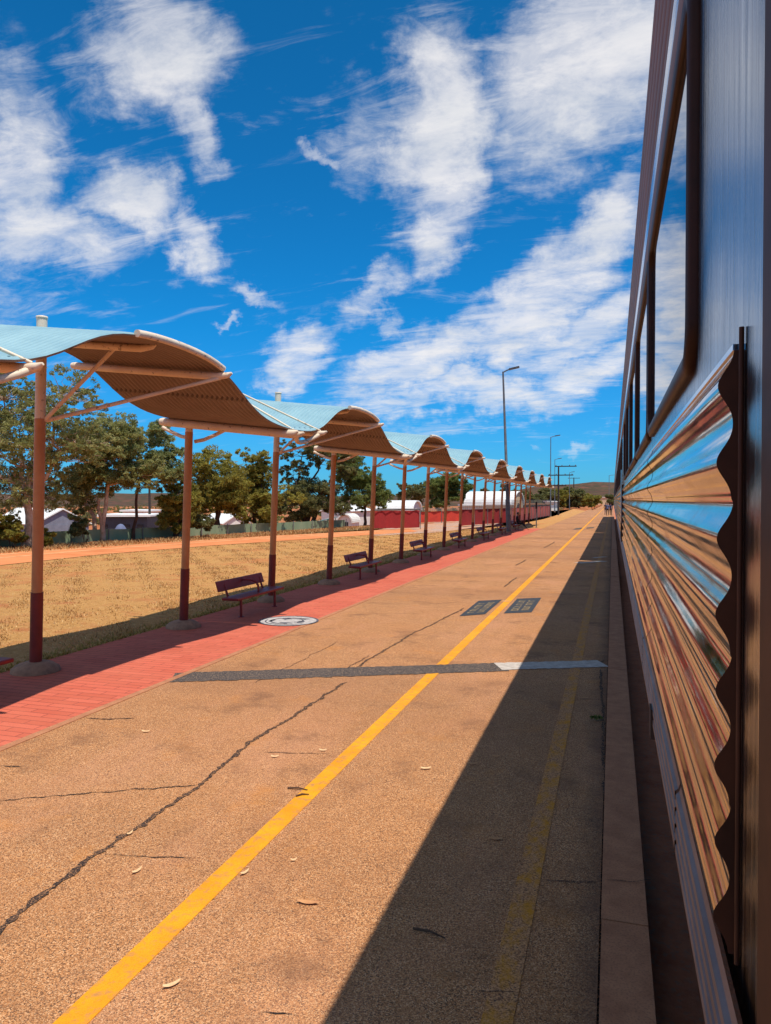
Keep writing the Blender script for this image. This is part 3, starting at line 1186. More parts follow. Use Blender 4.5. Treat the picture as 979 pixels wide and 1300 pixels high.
tree('bushy_tree', 'dense yellowish tree directly left of the second shelter post', (222, 684), [(228, 625, 24, 34), (225, 655, 22, 24), (206, 664, 12, 14)], 5200, 'leaf_olive', 'bark_dark', .18, 2, .12, 4, nc=20)
tree('bushy_tree', 'bushy olive tree with trunk leaning right beside second shelter post', (275, 678), [(265, 590, 26, 26), (275, 620, 38, 32), (250, 650, 24, 22), (300, 640, 24, 24)], 8200, 'leaf_olive', 'bark_dark', .18, 2, .17, 5, nc=18, lean=.25)
tree('bushy_tree', 'broad yellow green tree midway between second and third shelter posts', (325, 675), [(322, 590, 26, 22), (320, 620, 34, 30), (345, 640, 34, 26), (310, 650, 22, 18)], 8200, 'leaf_olive', 'bark_dark', .19, 2, .15, 6, nc=18)
tree('dark_tree', 'big dark tree with open black limbs right of the third shelter post', (391, 671), [(385, 572, 34, 20), (415, 575, 32, 20), (372, 600, 20, 24), (400, 632, 36, 26), (372, 642, 26, 22), (436, 590, 26, 18)], 10500, 'leaf_dark', 'bark_dark', .2, 3, .20, 7, nc=18, fork=.38)
tree('leafy_tree', 'bright green leafy tree standing left of the red cloth fence', (463, 668), [(452, 600, 28, 26), (462, 628, 32, 24), (440, 640, 20, 16), (484, 634, 12, 20)], 7600, 'leaf_green', 'bark_dark', .2, 1, .14, 8, nc=20)
tree('far_tree', 'grey green tree behind the white barrel shed', (532, 655), [(528, 622, 24, 15), (548, 618, 14, 14), (510, 632, 14, 10)], 4200, 'leaf_dark', 'bark_dark', .32, 2, .2, 9, depth=105, nc=36)
tree('far_tree', 'tall round green tree standing behind the orange cloth fence', (565, 655), [(560, 618, 20, 20), (578, 614, 18, 20), (570, 635, 28, 14)], 6500, 'leaf_green', 'bark_pale', .28, 2, .25, 10, depth=90, nc=36)
tree('far_tree', 'lower dark green trees top just left of the long white hangar', (604, 650), [(598, 626, 14, 11), (614, 630, 12, 9), (626, 632, 8, 7)], 3600, 'leaf_dark', 'bark_dark', .34, 2, .22, 11, depth=125, nc=60)
tree('far_tree', 'small round tree peeping over the roof of the long hangar', (641, 648), [(641, 620, 6, 8)], 900, 'leaf_dark', 'bark_dark', .36, 1, .2, 12, depth=150, nc=200)
tree('roadside_bush', 'round olive bush at the left edge of the distant platform', (753, 646.5), [(751, 635, 13, 8.5), (758, 636, 8, 7)], 5200, 'leaf_olive', 'bark_dark', .26, 3, .14, 13, nc=120, fork=.25)
rr = random.Random(99)
for i, (px, py, rx, ry, lf, lb) in enumerate([
    (668, 640, 16, 10, 'leaf_dark', 'dark spreading tree over the end of the shelter row'),
    (690, 638, 14, 9, 'leaf_dark', 'dark tree behind the crossarm power pole'),
    (704, 635, 13, 9, 'leaf_olive', 'olive tree on the right of the crossarm power pole'),
    (722, 634, 13, 9, 'leaf_dark', 'dark tree between crossarm pole and round bush'),
    (736, 637, 9, 7, 'leaf_olive', 'small olive tree touching the round bush'),
    (650, 640, 10, 9, 'leaf_dark', 'dark tree behind the hangar opening'),
    (774, 637, 5, 5, 'leaf_dark', 'small dark tree beyond the walking people'),
]):
    tree('distant_tree', lb, (px, py + ry), [(px, py - 3, rx * 1.3, ry * 1.5)], 5200, lf, 'bark_dark', .6, 2, .3, 40 + i, 'distant trees below the hill', depth=170 + 6 * i, nc=110)


def shrub(label, base, boxes, n_leaves, leaf, size, seed, depth=None):
    o = tree('shrub', label, base, boxes, n_leaves, leaf, 'bark_dark', size, 3, .03, seed, 'shrubs along the green fence', .2, depth, nc=22)
    o['category'] = 'shrub'
    return o


shrub('large olive shrub in front of the pale shed roof', (14, 697), [(12, 672, 26, 18), (0, 662, 24, 16)], 4600, 'leaf_olive', .15, 60)
shrub('rounded olive shrub against the nearest post by the grey gable', (56, 695), [(56, 682, 12, 14)], 1600, 'leaf_olive', .14, 61)
shrub('dark drooping shrub under the white trunked gum tree', (108, 691), [(105, 668, 12, 24)], 2300, 'leaf_dark', .15, 62)
shrub('low dark shrub right of the second shelter post', (255, 683), [(256, 668, 18, 14)], 1700, 'leaf_dark', .16, 63)
shrub('pale dry shrub beside the brown post in the verge', (332, 674), [(333, 667, 6, 6)], 500, 'leaf_olive', .14, 64)
# scrub on the plain
n = 620
cl = []
for i in range(n):
    az = R(rr.uniform(-62, 6))
    r = rr.uniform(135, 500)
    x, y = math.sin(az) * r, math.cos(az) * r
    if -9 < x < 6:
        continue
    q = rr.uniform(.9, 2.0)
    cl.append(((x, y, ground_z(x, y) + q * .6), (q * 1.8, q * 1.8, q)))
o = leaf_object('scrub', cl, 60000, .75, 'leaf_dark', None)
tag(o, 'low dark scrub over the plain below the hills', 'scrub', kind='stuff')


# ------------------------------------------------------------------ buildings behind the fence
def gable(name, label, p, ang, w, l, eave, ridge, wall, roof, base=-3.2, barrel=False, extra=None):
    """p: centre of the gable front on the ground; the house runs back along local +Y"""
    root = empty(name, (p.x, p.y, base), ang)
    tag(root, label, 'building')
    h, rdg = eave - base, ridge - base
    if barrel:
        prof = [(-w / 2 * math.cos(math.pi * i / 16), h + (rdg - h) * math.sin(math.pi * i / 16)) for i in range(17)]
    else:
        prof = [(-w / 2, h), (0, rdg), (w / 2, h)]
    MB().prism([(x, 0, z) for x, z in [(-w / 2, 0)] + prof + [(w / 2, 0)]], (0, l, 0)).build('wall', wall, root, fix=True)
    mb = MB()
    for (x0, z0), (x1, z1) in zip(prof[:-1], prof[1:]):
        d = Vector((x1 - x0, 0, z1 - z0)).normalized()
        nrm = Vector((-d.z, 0, d.x)) * .12
        ov = d * (.25 if not barrel else .0)
        a, b = Vector((x0, -.25, z0)) - (ov if x0 < 0 and not barrel else Vector()), Vector((x1, -.25, z1)) + (ov if x1 > 0 and not barrel else Vector())
        a, b = a + Vector((0, 0, .02)), b + Vector((0, 0, .02))
        mb.prism([a, b, b + nrm, a + nrm], (0, l + .5, 0))
    mb.build('roof', roof, root, fix=True)
    if extra:
        extra(root, w, l, h, rdg)
    return root


def world_pt(px, depth):
    p = at_depth(px, 634, depth)
    return p


def ex_shed(root, w, l, h, rdg):
    MB().box((-w * .28, -.05, 0), (w * .10, 0, h * .98)).build('door', 'grey_wall', root)
    MB().box((w * .30, -.06, 0), (w * .33, 0, h * 1.02)).build('downpipe', 'pole_dark', root)


gable('gable_shed', 'pale roofed shed with grey sheet metal gable end behind green fence', world_pt(79, 78), R(62), 5.6, 13, -.35, 1.15, 'grey_wall', 'white_roof', extra=ex_shed)


def box_building(name, label, p, ang, w, l, top, wall, roof, base=-3.2, over=.35, extra=None):
    root = empty(name, (p.x, p.y, base), ang)
    tag(root, label, 'building')
    MB().box((-w / 2, 0, 0), (w / 2, l, top - base)).build('wall', wall, root)
    MB().prism([(-w / 2 - over, -over, top - base), (w / 2 + over, -over, top - base), (w / 2 + over, -over, top - base + .18), (-w / 2 - over, -over, top - base + .24)], (0, l + 2 * over, 0)).build('roof', roof, root, fix=True)
    if extra:
        extra(root, w, l, top - base)
    return root


def ex_dark(root, w, l, h):
    for x in (-1.9, .2, 1.5):
        MB().box((x - .3, -.05, h * .45), (x + .3, 0, h * .8)).build('window', 'window_dark', root)


box_building('flat_shed', 'low charcoal shed with pale flat roof edge behind green fence', world_pt(158, 72), R(YAW + 4), 4.3, 6, .55, 'dark_wall', 'white_roof', extra=ex_dark)
box_building('flat_house', 'ochre walled house end beside the charcoal shed', world_pt(196, 84), R(YAW + 10), 2.6, 5, .35, 'orange_wall', 'white_roof')
box_building('flat_house', 'white roofed house peeping over the charcoal shed', world_pt(172, 100), R(YAW), 3.4, 6, .6, 'white_wall', 'white_roof')
# pale blue half dome before the charcoal shed
p = world_pt(153, 66)
root = empty('garden_dome', (p.x, p.y, -1.2), R(YAW))
tag(root, 'pale blue domed cover standing before the charcoal shed', 'dome')
prof = [(.62 * math.cos(a), 1.25 * math.sin(a)) for a in np.linspace(0, math.pi / 2, 9)]
MB().lathe(prof, 20).build('cover', 'blue_shirt', root)
MB().lathe([(.66, 0), (.66, .10), (.6, .10)], 20).build('base_ring', 'white_wall', root)


def ex_house(root, w, l, h, rdg):
    for x in (-w * .22, w * .22):
        MB().box((x - .35, -.06, h * .35), (x + .35, 0, h * .75)).build('window', 'window_dark', root)


gable('gable_house', 'small white gabled house between second and third shelter posts', world_pt(300, 85), R(YAW + 38), 3.2, 6, -.5, .45, 'white_wall', 'white_roof', extra=ex_house)
gable('gable_house', 'white two storey house with dark window behind the big dark tree', world_pt(427, 95), R(YAW - 20), 4.2, 7, .7, 1.45, 'white_wall', 'white_roof', extra=ex_house)
# teal tarpaulin and hoop shelter
p = world_pt(412, 78)
root = empty('tarpaulin_lean_to', (p.x, p.y, -2.0), R(YAW))
tag(root, 'teal tarpaulin lean-to beneath the white two storey house', 'lean-to')
MB().prism([(-1.5, 0, 1.7), (1.2, 0, 2.3), (1.2, 0, 2.36), (-1.5, 0, 1.76)], (0, 3, 0)).build('cover', 'teal_cloth', root, fix=True)
MB().box((-1.5, .05, .3), (1.2, .1, 1.75)).build('curtain', 'teal_cloth', root)
for x, z in ((-1.45, 1.7), (1.15, 2.27)):
    MB().tube([(x, .03, 0), (x, .03, z)], .05, 8).build('pole', 'pole_grey', root)


def ex_hoop(root, w, l, h, rdg):
    MB().box((-w * .22, -.06, 0), (w * .22, 0, h + .1)).build('door', 'window_dark', root)


gable('hoop_house', 'little white hoop house beside the teal lean-to', world_pt(438, 76), R(YAW - 12), 1.5, 3, -.2, .62, 'white_wall', 'white_wall', base=-2.6, barrel=True, extra=ex_hoop)


def ex_barrel(root, w, l, h, rdg):
    MB().box((-w * .3, -.06, 0), (w * .3, 0, h * .95)).build('door', 'grey_wall', root)


gable('barrel_shed', 'white barrel roofed shed behind the nearest red cloth fence', world_pt(528, 84), R(YAW + 70), 3.2, 4.0, .95, 1.98, 'white_wall', 'white_roof', barrel=True, extra=ex_barrel)


def ex_hangar(root, w, l, h, rdg):
    pr = [(-w * .2 * math.cos(math.pi * i / 10), h * .72 + (rdg - h) * .8 * math.sin(math.pi * i / 10)) for i in range(11)]
    MB().prism([(x, -.08, z) for x, z in [(-w * .2, 0)] + pr + [(w * .2, 0)]], (0, .07, 0)).build('doorway', 'dark_open', root, fix=True)


gable('barrel_hangar', 'long white barrel hangar with dark arched doorway behind the light pole', world_pt(658, 112), R(YAW + 62), 4.6, 7.6, 1.35, 3.35, 'cream_wall', 'white_roof', barrel=True, extra=ex_hangar)
box_building('flat_shed', 'low white shed left of the long white hangar', world_pt(601, 100), R(YAW), 2.6, 4, 1.35, 'white_wall', 'white_roof')
box_building('site_cabin', 'small white cabin past the end of the faded red fence', world_pt(702, 150), R(YAW), 1.8, 3, 1.75, 'white_wall', 'white_roof', base=-1)
box_building('open_shed', 'dark open sided shed below the last shelter canopies', world_pt(684, 135), R(YAW), 4.6, 4, 1.3, 'dark_open', 'orange_wall', base=-1)
box_building('far_building', 'pale building far beyond the platform end below the hill', world_pt(768, 330), R(YAW), 12, 8, 3.2, 'cream_wall', 'white_roof', base=-1)


# ------------------------------------------------------------------ fences
def cloth_fence(name, label, a, b, h0, h1, mat, drop=.6, n=24, post_step=2.6, posts='wire_fence', lift=.0, post_up=.06, sag=.0, wires=0.0):
    a, b = Vector(a), Vector(b)
    root = empty(name, (a.x, a.y, 0))
    tag(root, label, 'fence')
    d = b - a
    d.z = 0
    t = d.normalized()
    nrm = Vector((-t.y, t.x, 0))
    mb = MB()
    top, bot = [], []
    rr = random.Random(int(a.x * 10))
    for i in range(n + 1):
        q = d * (i / n) + nrm * .05 * math.sin(i * 1.9)
        hh = h0 + (h1 - h0) * i / n - sag * abs(math.sin(i * math.pi * n / n * .5)) + rr.uniform(-.02, .02)
        gz = ground_z(a.x + q.x, a.y + q.y)
        top.append(q + Vector((0, 0, hh)))
        bot.append(q + Vector((0, 0, lift - drop + rr.uniform(-.02, .02))))
    vs, fs = [], []
    th = nrm * .006
    for side in (-1, 1):
        o = len(vs)
        vs += [p + th * side for p in top] + [p + th * side for p in bot]
        for i in range(n):
            f = (o + i, o + i + 1, o + n + 1 + i + 1, o + n + 1 + i)
            fs.append(f if side > 0 else f[::-1])
    mb.add(vs, fs, 0, True)
    mb.build('cloth', mat, root)
    k = max(1, int(d.length / post_step))
    for i in range(k + 1):
        q = d * (i / k) + nrm * -.09
        hh = h0 + (h1 - h0) * i / k + post_up
        MB().tube([q + Vector((0, 0, -.5)), q + Vector((0, 0, hh))], .03, 6).build('post', posts, root)
    if wires:
        mb = MB()
        for j in range(5):
            zz = h0 + wires * (j + 1) / 5
            mb.tube([Vector((0, 0, zz)) - nrm * .09, d + Vector((0, 0, h1 + wires * (j + 1) / 5)) - nrm * .09], .012, 4)
        m_ = int(d.length / .35)
        for i in range(m_):
            q = d * (i / m_) - nrm * .09
            hh = h0 + (h1 - h0) * i / m_
            mb.tube([q + Vector((0, 0, hh)), q + Vector((0, 0, hh + wires))], .008, 3, cap=False)
        mb.build('wire_mesh', posts, root)
    return root


g1 = FA + FD * -14
cloth_fence('cloth_fence', 'long low green shade cloth fence along the dirt verge', g1 + FN * .7, FA + FD * 29 + FN * .7, .66, .62, 'green_cloth', drop=.5, n=60, post_step=2.2)


def fence_px(name, label, p0, p1, mat, ht, **k):
    a, b = at(*p0), at(*p1)
    return cloth_fence(name, label, a, b, ht[0], ht[1], mat, drop=-.12, **k)


fence_px('cloth_fence', 'maroon cloth fence panel standing on the gravel nearest the field', (472, 673), (533, 672), 'red_cloth', (1.38, 1.42), n=14, wires=.12)
fence_px('cloth_fence', 'bright orange red cloth fence set back between the maroon panels', (533, 665), (585, 663), 'orange_cloth', (1.10, 1.12), n=12, wires=.3)
fence_px('cloth_fence', 'long maroon cloth fence from the gravel yard to the light pole', (583, 669.5), (648, 664.5), 'red_cloth', (1.40, 1.42), n=20, wires=.35)
fence_px('cloth_fence', 'faded pink cloth fence running on beyond the light pole', (648.5, 665), (698, 655.5), 'pink_cloth', (1.42, 1.40), n=20, wires=.75)

# brown marker post in the verge
p = at(333, 675)
root = empty('marker_post', (p.x, p.y, 0))
tag(root, 'rusty brown marker post in front of the small white house', 'post')
MB().tube([(0, 0, -.2), (0, 0, 1.45)], .07, 8).build('shaft', 'post_brown', root)
MB().lathe([(.12, 0), (.12, .10), (.07, .12)], 10, (0, 0, 0)).build('footing', 'plinth', root)


# ------------------------------------------------------------------ shelter canopies along the path
PXB, P0Y, STEP = -7.06, 7.72, 3.42
XS0, XS1 = -7.28, -5.0
LEAN = math.tan(R(2.9))
LEANY = math.tan(R(1.2))


def wave(dy):
    """sheet height, dy from the crest"""
    c = math.cos(math.pi * dy / STEP)
    return 3.70 + .345 * math.tanh(1.35 * c) / math.tanh(1.35)


def post_part(root, dy, crest):
    def pt(z, dx=0, ddy=0):
        return Vector((dx + LEAN * z, dy + ddy - LEANY * z, z))
    e = MB().tube([pt(1.02), pt(3.22 if crest else 3.35)], .067, 16).build('post', 'post_brown', root)
    MB().tube([pt(3.22 if crest else 3.35), pt(4.46)], .064, 16).build('upper_shaft', 'cream', e)
    MB().tube([pt(.10), pt(1.02)], .076, 16).build('painted_sleeve', 'maroon', e)
    MB().lathe([(.30, 0.0), (.29, .05), (.22, .10), (.13, .13), (.0, .135)], 22, (0, dy, 0)).build('footing', 'plinth', e)
    MB().lathe([(.0, 0), (.070, 0), (.070, .03), (.0, .035)], 14, (LEAN * 4.46, dy - LEANY * 4.46, 4.46)).build('cap', 'cream', e)
    return e


TILT = .115       # the roof falls towards the track


def make_canopy():
    root = empty('wave_canopy', (PXB, P0Y, 0))
    x0, x1 = XS0 - PXB, XS1 - PXB

    def tl(x):
        return TILT * (x1 - x)
    # corrugated sheet: ridges run along the wave
    nx, ny = 28 * 6, 36
    amp = .025
    vs, fs = [], []
    for layer in (0, 1):
        for j in range(ny + 1):
            dy = -STEP + 2 * STEP * j / ny
            for i in range(nx + 1):
                x = x0 + (x1 - x0) * i / nx
                z = wave(dy) + tl(x) + amp * math.sin(2 * math.pi * i / 6.0) - .004 * layer
                vs.append((x, dy * .999, z))
    n1 = nx + 1
    top, bot = [], []
    for j in range(ny):
        for i in range(nx):
            a = j * n1 + i
            top.append((a, a + 1, a + n1 + 1, a + n1))
            o = n1 * (ny + 1)
            bot.append((o + a, o + a + n1, o + a + n1 + 1, o + a + 1))
    mb = MB()
    mb.add(vs, top, 0, True)
    mb.f += bot
    mb.mi += [1] * len(bot)
    mb.sm += [True] * len(bot)
    o = n1 * (ny + 1)
    rim = []
    for j in range(ny):
        a = j * n1
        rim.append((a, a + n1, o + a + n1, o + a))
        b = a + nx
        rim.append((b, o + b, o + b + n1, b + n1))
    for i in range(nx):
        rim.append((i, o + i, o + i + 1, i + 1))
        a = ny * n1 + i
        rim.append((a, a + 1, o + a + 1, o + a))
    mb.f += rim
    mb.mi += [1] * len(rim)
    mb.sm += [False] * len(rim)
    mb.build('roof_sheet', ['roof_blue', 'roof_under'], root)
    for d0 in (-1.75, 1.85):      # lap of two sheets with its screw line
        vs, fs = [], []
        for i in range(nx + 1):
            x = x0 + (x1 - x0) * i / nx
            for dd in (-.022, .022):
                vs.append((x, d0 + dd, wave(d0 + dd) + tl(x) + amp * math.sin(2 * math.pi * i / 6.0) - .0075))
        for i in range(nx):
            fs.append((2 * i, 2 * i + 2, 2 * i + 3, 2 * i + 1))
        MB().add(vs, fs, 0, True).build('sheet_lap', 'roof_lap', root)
    post_part(root, -STEP, False)
    post_part(root, 0.0, True)
    tip = .15

    def beam(dy, r=.07, down=.095, xa=-.12, xb=tip, nm='beam'):
        z = wave(dy) - down
        a, b = x0 + xa, x1 + xb
        q = MB()
        q.tube([(a, dy, z + tl(a)), (a + .06, dy, z + tl(a + .06)), (b - .22, dy, z + tl(b - .22)), (b - .05, dy, z + tl(b) + .035), (b, dy, z + tl(b) + .06)], [r * .8, r, r, r * .72, r * .30], 14)
        return q.build(nm, 'cream', root)
    # lateral beams at the valley, on the rising side, at the crest and on the falling side
    beam(-STEP + .10, .06)
    beam(-STEP + 1.12, .052)
    beam(0.0, .045, .07, xb=-.25)
    beam(1.12, .052)
    beam(STEP - .14, .07)
    # edge tube following the sheet on the platform side: arch over the crest, cradle in the valley
    pts = [(x1 + .02, d, wave(d) + .012) for d in np.linspace(-.75, 1.12, 12)]
    MB().tube(pts, .042, 10).build('edge_arch', 'cream', root)
    pts = [(x1 + .02 - .16 * math.sin(math.pi * t), -STEP + .10 + 1.05 * t, wave(-STEP + .1 + 1.05 * t) - .095 - .10 * math.sin(math.pi * t)) for t in np.linspace(0, 1, 9)]
    MB().tube(pts, .038, 10).build('edge_cradle', 'cream', root)
    pts = [(x0 - .02, d, wave(d) + tl(x0) - .06) for d in np.linspace(-STEP + .2, -STEP + 1.15, 8)]
    MB().tube(pts, .04, 8).build('edge_cradle', 'cream', root)
    # curved brackets from the valley post head to its beam
    for sx in (-1, 1):
        zb = wave(-STEP) + tl(.3 + sx * .3)
        pts = [(LEAN * 3.2 + sx * .06, -STEP + .02, zb - .33), (LEAN * 3.2 + sx * .22, -STEP + .05, zb - .30), (LEAN * 3.2 + sx * .42, -STEP + .08, zb - .22), (LEAN * 3.2 + sx * .62, -STEP + .1, zb - .13)]
        MB().tube(pts, .032, 8).build('bracket', 'cream', root)
    # struts from the crest post to the crest and falling-side beams
    zs = 3.2
    MB().tube([(LEAN * zs + .05, 0.02 - LEANY * zs, zs), (x1 - .85, 0.0, wave(0) + tl(x1 - .85) - .10)], .026, 8).build('strut', 'cream', root)
    MB().tube([(LEAN * zs + .05, 0.05 - LEANY * zs, zs), (x1 - .02, 1.12, wave(1.12) - .11)], .026, 8).build('strut', 'cream', root)
    # stays from the valley post top down to the beam tips
    zt = 4.40
    MB().tube([(LEAN * zt, -STEP - LEANY * zt, zt), (x1 + .03, -STEP + 1.12, wave(-STEP + 1.12) - .04)], .017, 8).build('stay', 'cream', root)
    MB().tube([(LEAN * zt, -STEP - LEANY * zt, zt), (x1 + .03, -STEP + .1, wave(-STEP) - .04)], .017, 8).build('stay', 'cream', root)
    return root


can = make_canopy()
ordn = ['nearest', 'second nearest', 'third nearest', 'fourth nearest', 'fifth nearest', 'sixth nearest', 'seventh nearest', 'eighth nearest', 'farthest']
for k in range(9):
    o = can if k == 0 else copy_tree(can)
    o.location = (PXB, P0Y + 2 * STEP * k, 0)
    tag(o, f'{ordn[k]} wave shaped canopy with blue top and brown underside over the red path', 'canopy', 'wave canopies along the red brick path')
post_part(o, STEP, False)


# ------------------------------------------------------------------ benches
def make_bench():
    root = empty('park_bench')
    L = 2.0
    q = MB()
    q.box((-.17, -L / 2, .335), (.17, L / 2, .385))
    o = q.build('seat', 'bench_red', root)
    bv = o.modifiers.new('bevel', 'BEVEL')
    bv.width = .014
    bv.segments = 2
    q = MB().obox((-.27, -.06, .58), (.012, 0, -.004), (0, L / 2 - .06, 0), (-.03, 0, .095))
    o = q.build('backrest', 'bench_red', root)
    bv = o.modifiers.new('bevel', 'BEVEL')
    bv.width = .01
    bv.segments = 2
    for y in (-.72, .72):
        q = MB()
        q.tube([(.08, y, 0), (.08, y, .34)], .026, 10)
        q.lathe([(.055, 0), (.055, .012), (.0, .014)], 12, (.08, y, 0))
        q.build('leg', 'bench_red', root)
        q = MB()
        q.tube([(.08, y, .315), (-.12, y, .325), (-.185, y, .36), (-.275, y, .60)], .022, 8)
        q.build('back_support', 'bench_red', root)
    q = MB()
    pts = [(-.265, 0, .62), (-.17, 0, .625), (-.05, 0, .61), (.04, 0, .565), (.075, 0, .50), (.08, 0, .38)]
    q.tube(pts, .02, 8)
    q.build('armrest', 'bench_red', root)
    return root


bench = make_bench()
bl = ['maroon bench cut off by the left edge beside the nearest post', 'maroon bench in the shade close to the round white emblem',
      'maroon bench before the fifth shelter post, second one fully in view', 'maroon bench, third fully in view, facing the platform',
      'maroon bench standing just before the tall light pole, fourth in view', 'maroon bench right behind the foot of the tall light pole',
      'small distant maroon bench one canopy before the seated person', 'distant maroon bench with a person in black sitting on it']
for k in range(8):
    o = bench if k == 0 else copy_tree(bench)
    o.location = (-6.72, P0Y + 2 * STEP * k - 1.42 - (.46 if k == 0 else 0), .004)
    tag(o, bl[k], 'bench', 'benches under the canopies')
BENCH_Y = P0Y + 2 * STEP * 7 - 1.42


# ------------------------------------------------------------------ poles
def light_pole(label, base, h, r0, r1, head=True, arm=.9):
    p = at(*base)
    root = empty('light_pole', (p.x, p.y, 0))
    tag(root, label, 'light pole', 'light poles')
    MB().tube([(0, 0, 0), (0, 0, 2.2), (0, 0, 2.25), (0, 0, h)], [r0, r0 * .95, r0 * .72, r1], 14).build('pole', 'pole_grey', root)
    MB().lathe([(r0 * 1.9, 0), (r0 * 1.9, .06), (r0, .08)], 14).build('base_plate', 'plinth', root)
    MB().tube([(0, 0, h - .05), (arm * .5, 0, h + .06), (arm, 0, h + .14)], r1 * .8, 8).build('arm', 'pole_grey', root)
    MB().obox((arm + .25, 0, h + .17), (.34, 0, .05), (0, .14, 0), (0, 0, .05)).build('lamp_head', 'lamp_head', root)
    return root


lp = light_pole('tall grey light pole rising through the shelter row', (646, 676), 10.8, .16, .055, arm=.5)
lp.rotation_euler = (0, R(-2.2), 0)
light_pole('thin light pole beyond the last canopy, taller of the distant pair', (699, 656), 10.3, .10, .045, arm=.6)
light_pole('thin light pole just left of the crossarm power pole', (704.3, 650), 9.4, .09, .045, arm=.6)
light_pole('distant thin light pole between the two power poles', (723, 647), 8.2, .10, .05, arm=.5)
p = at(773.5, 640)
light_pole('far small light pole against the hill beside the train', (773.3, 641), 12.5, .2, .09, arm=1.6)


def power_pole(label, base, h, arms, r=.13):
    p = at(*base)
    root = empty('power_pole', (p.x, p.y, 0))
    tag(root, label, 'power pole', 'power poles')
    MB().tube([(0, 0, 0), (0, 0, h)], [r, r * .75], 10).build('pole', 'pole_dark', root)
    for z, hw, off in arms:
        a = MB().box((off - hw, -.06, z - .07), (off + hw, .06, z + .07)).build('crossarm', 'pole_dark', root)
        for x in (-.9, -.35, .35, .9):
            MB().lathe([(.05, 0), (.07, .06), (.04, .14), (.0, .16)], 8, (off + x * hw, 0, z + .07)).build('insulator', 'pole_grey', a)
    return root


power_pole('dark power pole with three crossarms past the shelter row', (709, 654), 7.0, [(6.95, 1.5, 1.0), (5.7, 1.75, .3), (4.2, .9, .2)], .14)
power_pole('thinner far power pole with a single crossarm', (728.5, 643), 9.4, [(9.2, 1.9, 0)], .2)
power_pole('dark power pole far behind the charcoal shed roof', (190, 662), 3.6, [(3.4, .9, 0)], .14)

# sign post at the end of the path
p = at(681, 670)
root = empty('sign_post', (p.x, p.y, 0))
tag(root, 'slim grey sign post standing at the end of the red path', 'sign post')
MB().tube([(0, 0, 0), (0, 0, 2.05)], .045, 10).build('shaft', 'pole_grey', root)
MB().box((-.07, -.075, 1.5), (.07, -.05, 2.05)).build('sign_plate', 'pole_dark', root)
MB().lathe([(.11, 0), (.11, .03), (.05, .04)], 12).build('base_plate', 'plinth', root)

# orange barrier by the round bush
a, b = at(752, 647.5), at(764.5, 641.5)
root = empty('low_barrier', (a.x, a.y, 0))
tag(root, 'low orange barrier at the foot of the round bush', 'barrier')
d = b - a
t = d.normalized()
nrm = Vector((-t.y, t.x, 0))
MB().obox(d * .5 + Vector((0, 0, .38)), d * .5, nrm * .1, (0, 0, .22)).build('rail', 'barrier', root)
for q in (.05, .35, .65, .95):
    MB().obox(d * q + Vector((0, 0, .09)), t * .12, nrm * .14, (0, 0, .09)).build('foot', 'barrier', root)


# ------------------------------------------------------------------ people
def skin_body(name, joints, edges, cuts, mats, parent, levels=2):
    """one continuous body from a skeleton; cuts maps a point to a material slot"""
    me = bpy.data.meshes.new(name)
    me.from_pydata([j[:3] for j in joints], edges, [])
    tmp = bpy.data.objects.new(name, me)
    C.objects.link(tmp)
    md = tmp.modifiers.new('skin', 'SKIN')
    sv = me.skin_vertices[0].data
    for i, j in enumerate(joints):
        sv[i].radius = (j[3], j[4] if len(j) > 4 else j[3])
    sv[0].use_root = True
    sb = tmp.modifiers.new('sub', 'SUBSURF')
    sb.levels = sb.render_levels = levels
    dg = bpy.context.evaluated_depsgraph_get()
    dg.update()
    m2 = bpy.data.meshes.new_from_object(tmp.evaluated_get(dg))
    bpy.data.objects.remove(tmp)
    o = bpy.data.objects.new(name, m2)
    C.objects.link(o)
    o.parent = parent
    m2.materials.clear()
    for m in mats:
        m2.materials.append(M[m])
    for f in m2.polygons:
        f.material_index = cuts(f.center)
        f.use_smooth = True
    return o


def head_parts(root, c, face):
    """hair on the head; face: unit direction"""
    mb = MB()
    f = Vector(face)
    vs, fs = [], []
    bm = bmesh.new()
    bmesh.ops.create_uvsphere(bm, u_segments=16, v_segments=10, radius=1)
    for v in bm.verts:
        co = v.co.copy()
        if co.dot(f) > .45 and co.z < .45:
            co -= f * (co.dot(f) - .45)
        if co.z < -.45:
            co.z = -.45
        v.co = Vector(c) + Vector((co.x * .088, co.y * .098, co.z * .115 + .018)) - f * .012
    me = bpy.data.meshes.new('hair')
    bm.to_mesh(me)
    bm.free()
    me.materials.append(M['hair'])
    for q in me.polygons:
        q.use_smooth = True
    o = bpy.data.objects.new('hair', me)
    C.objects.link(o)
    o.parent = root
    return o


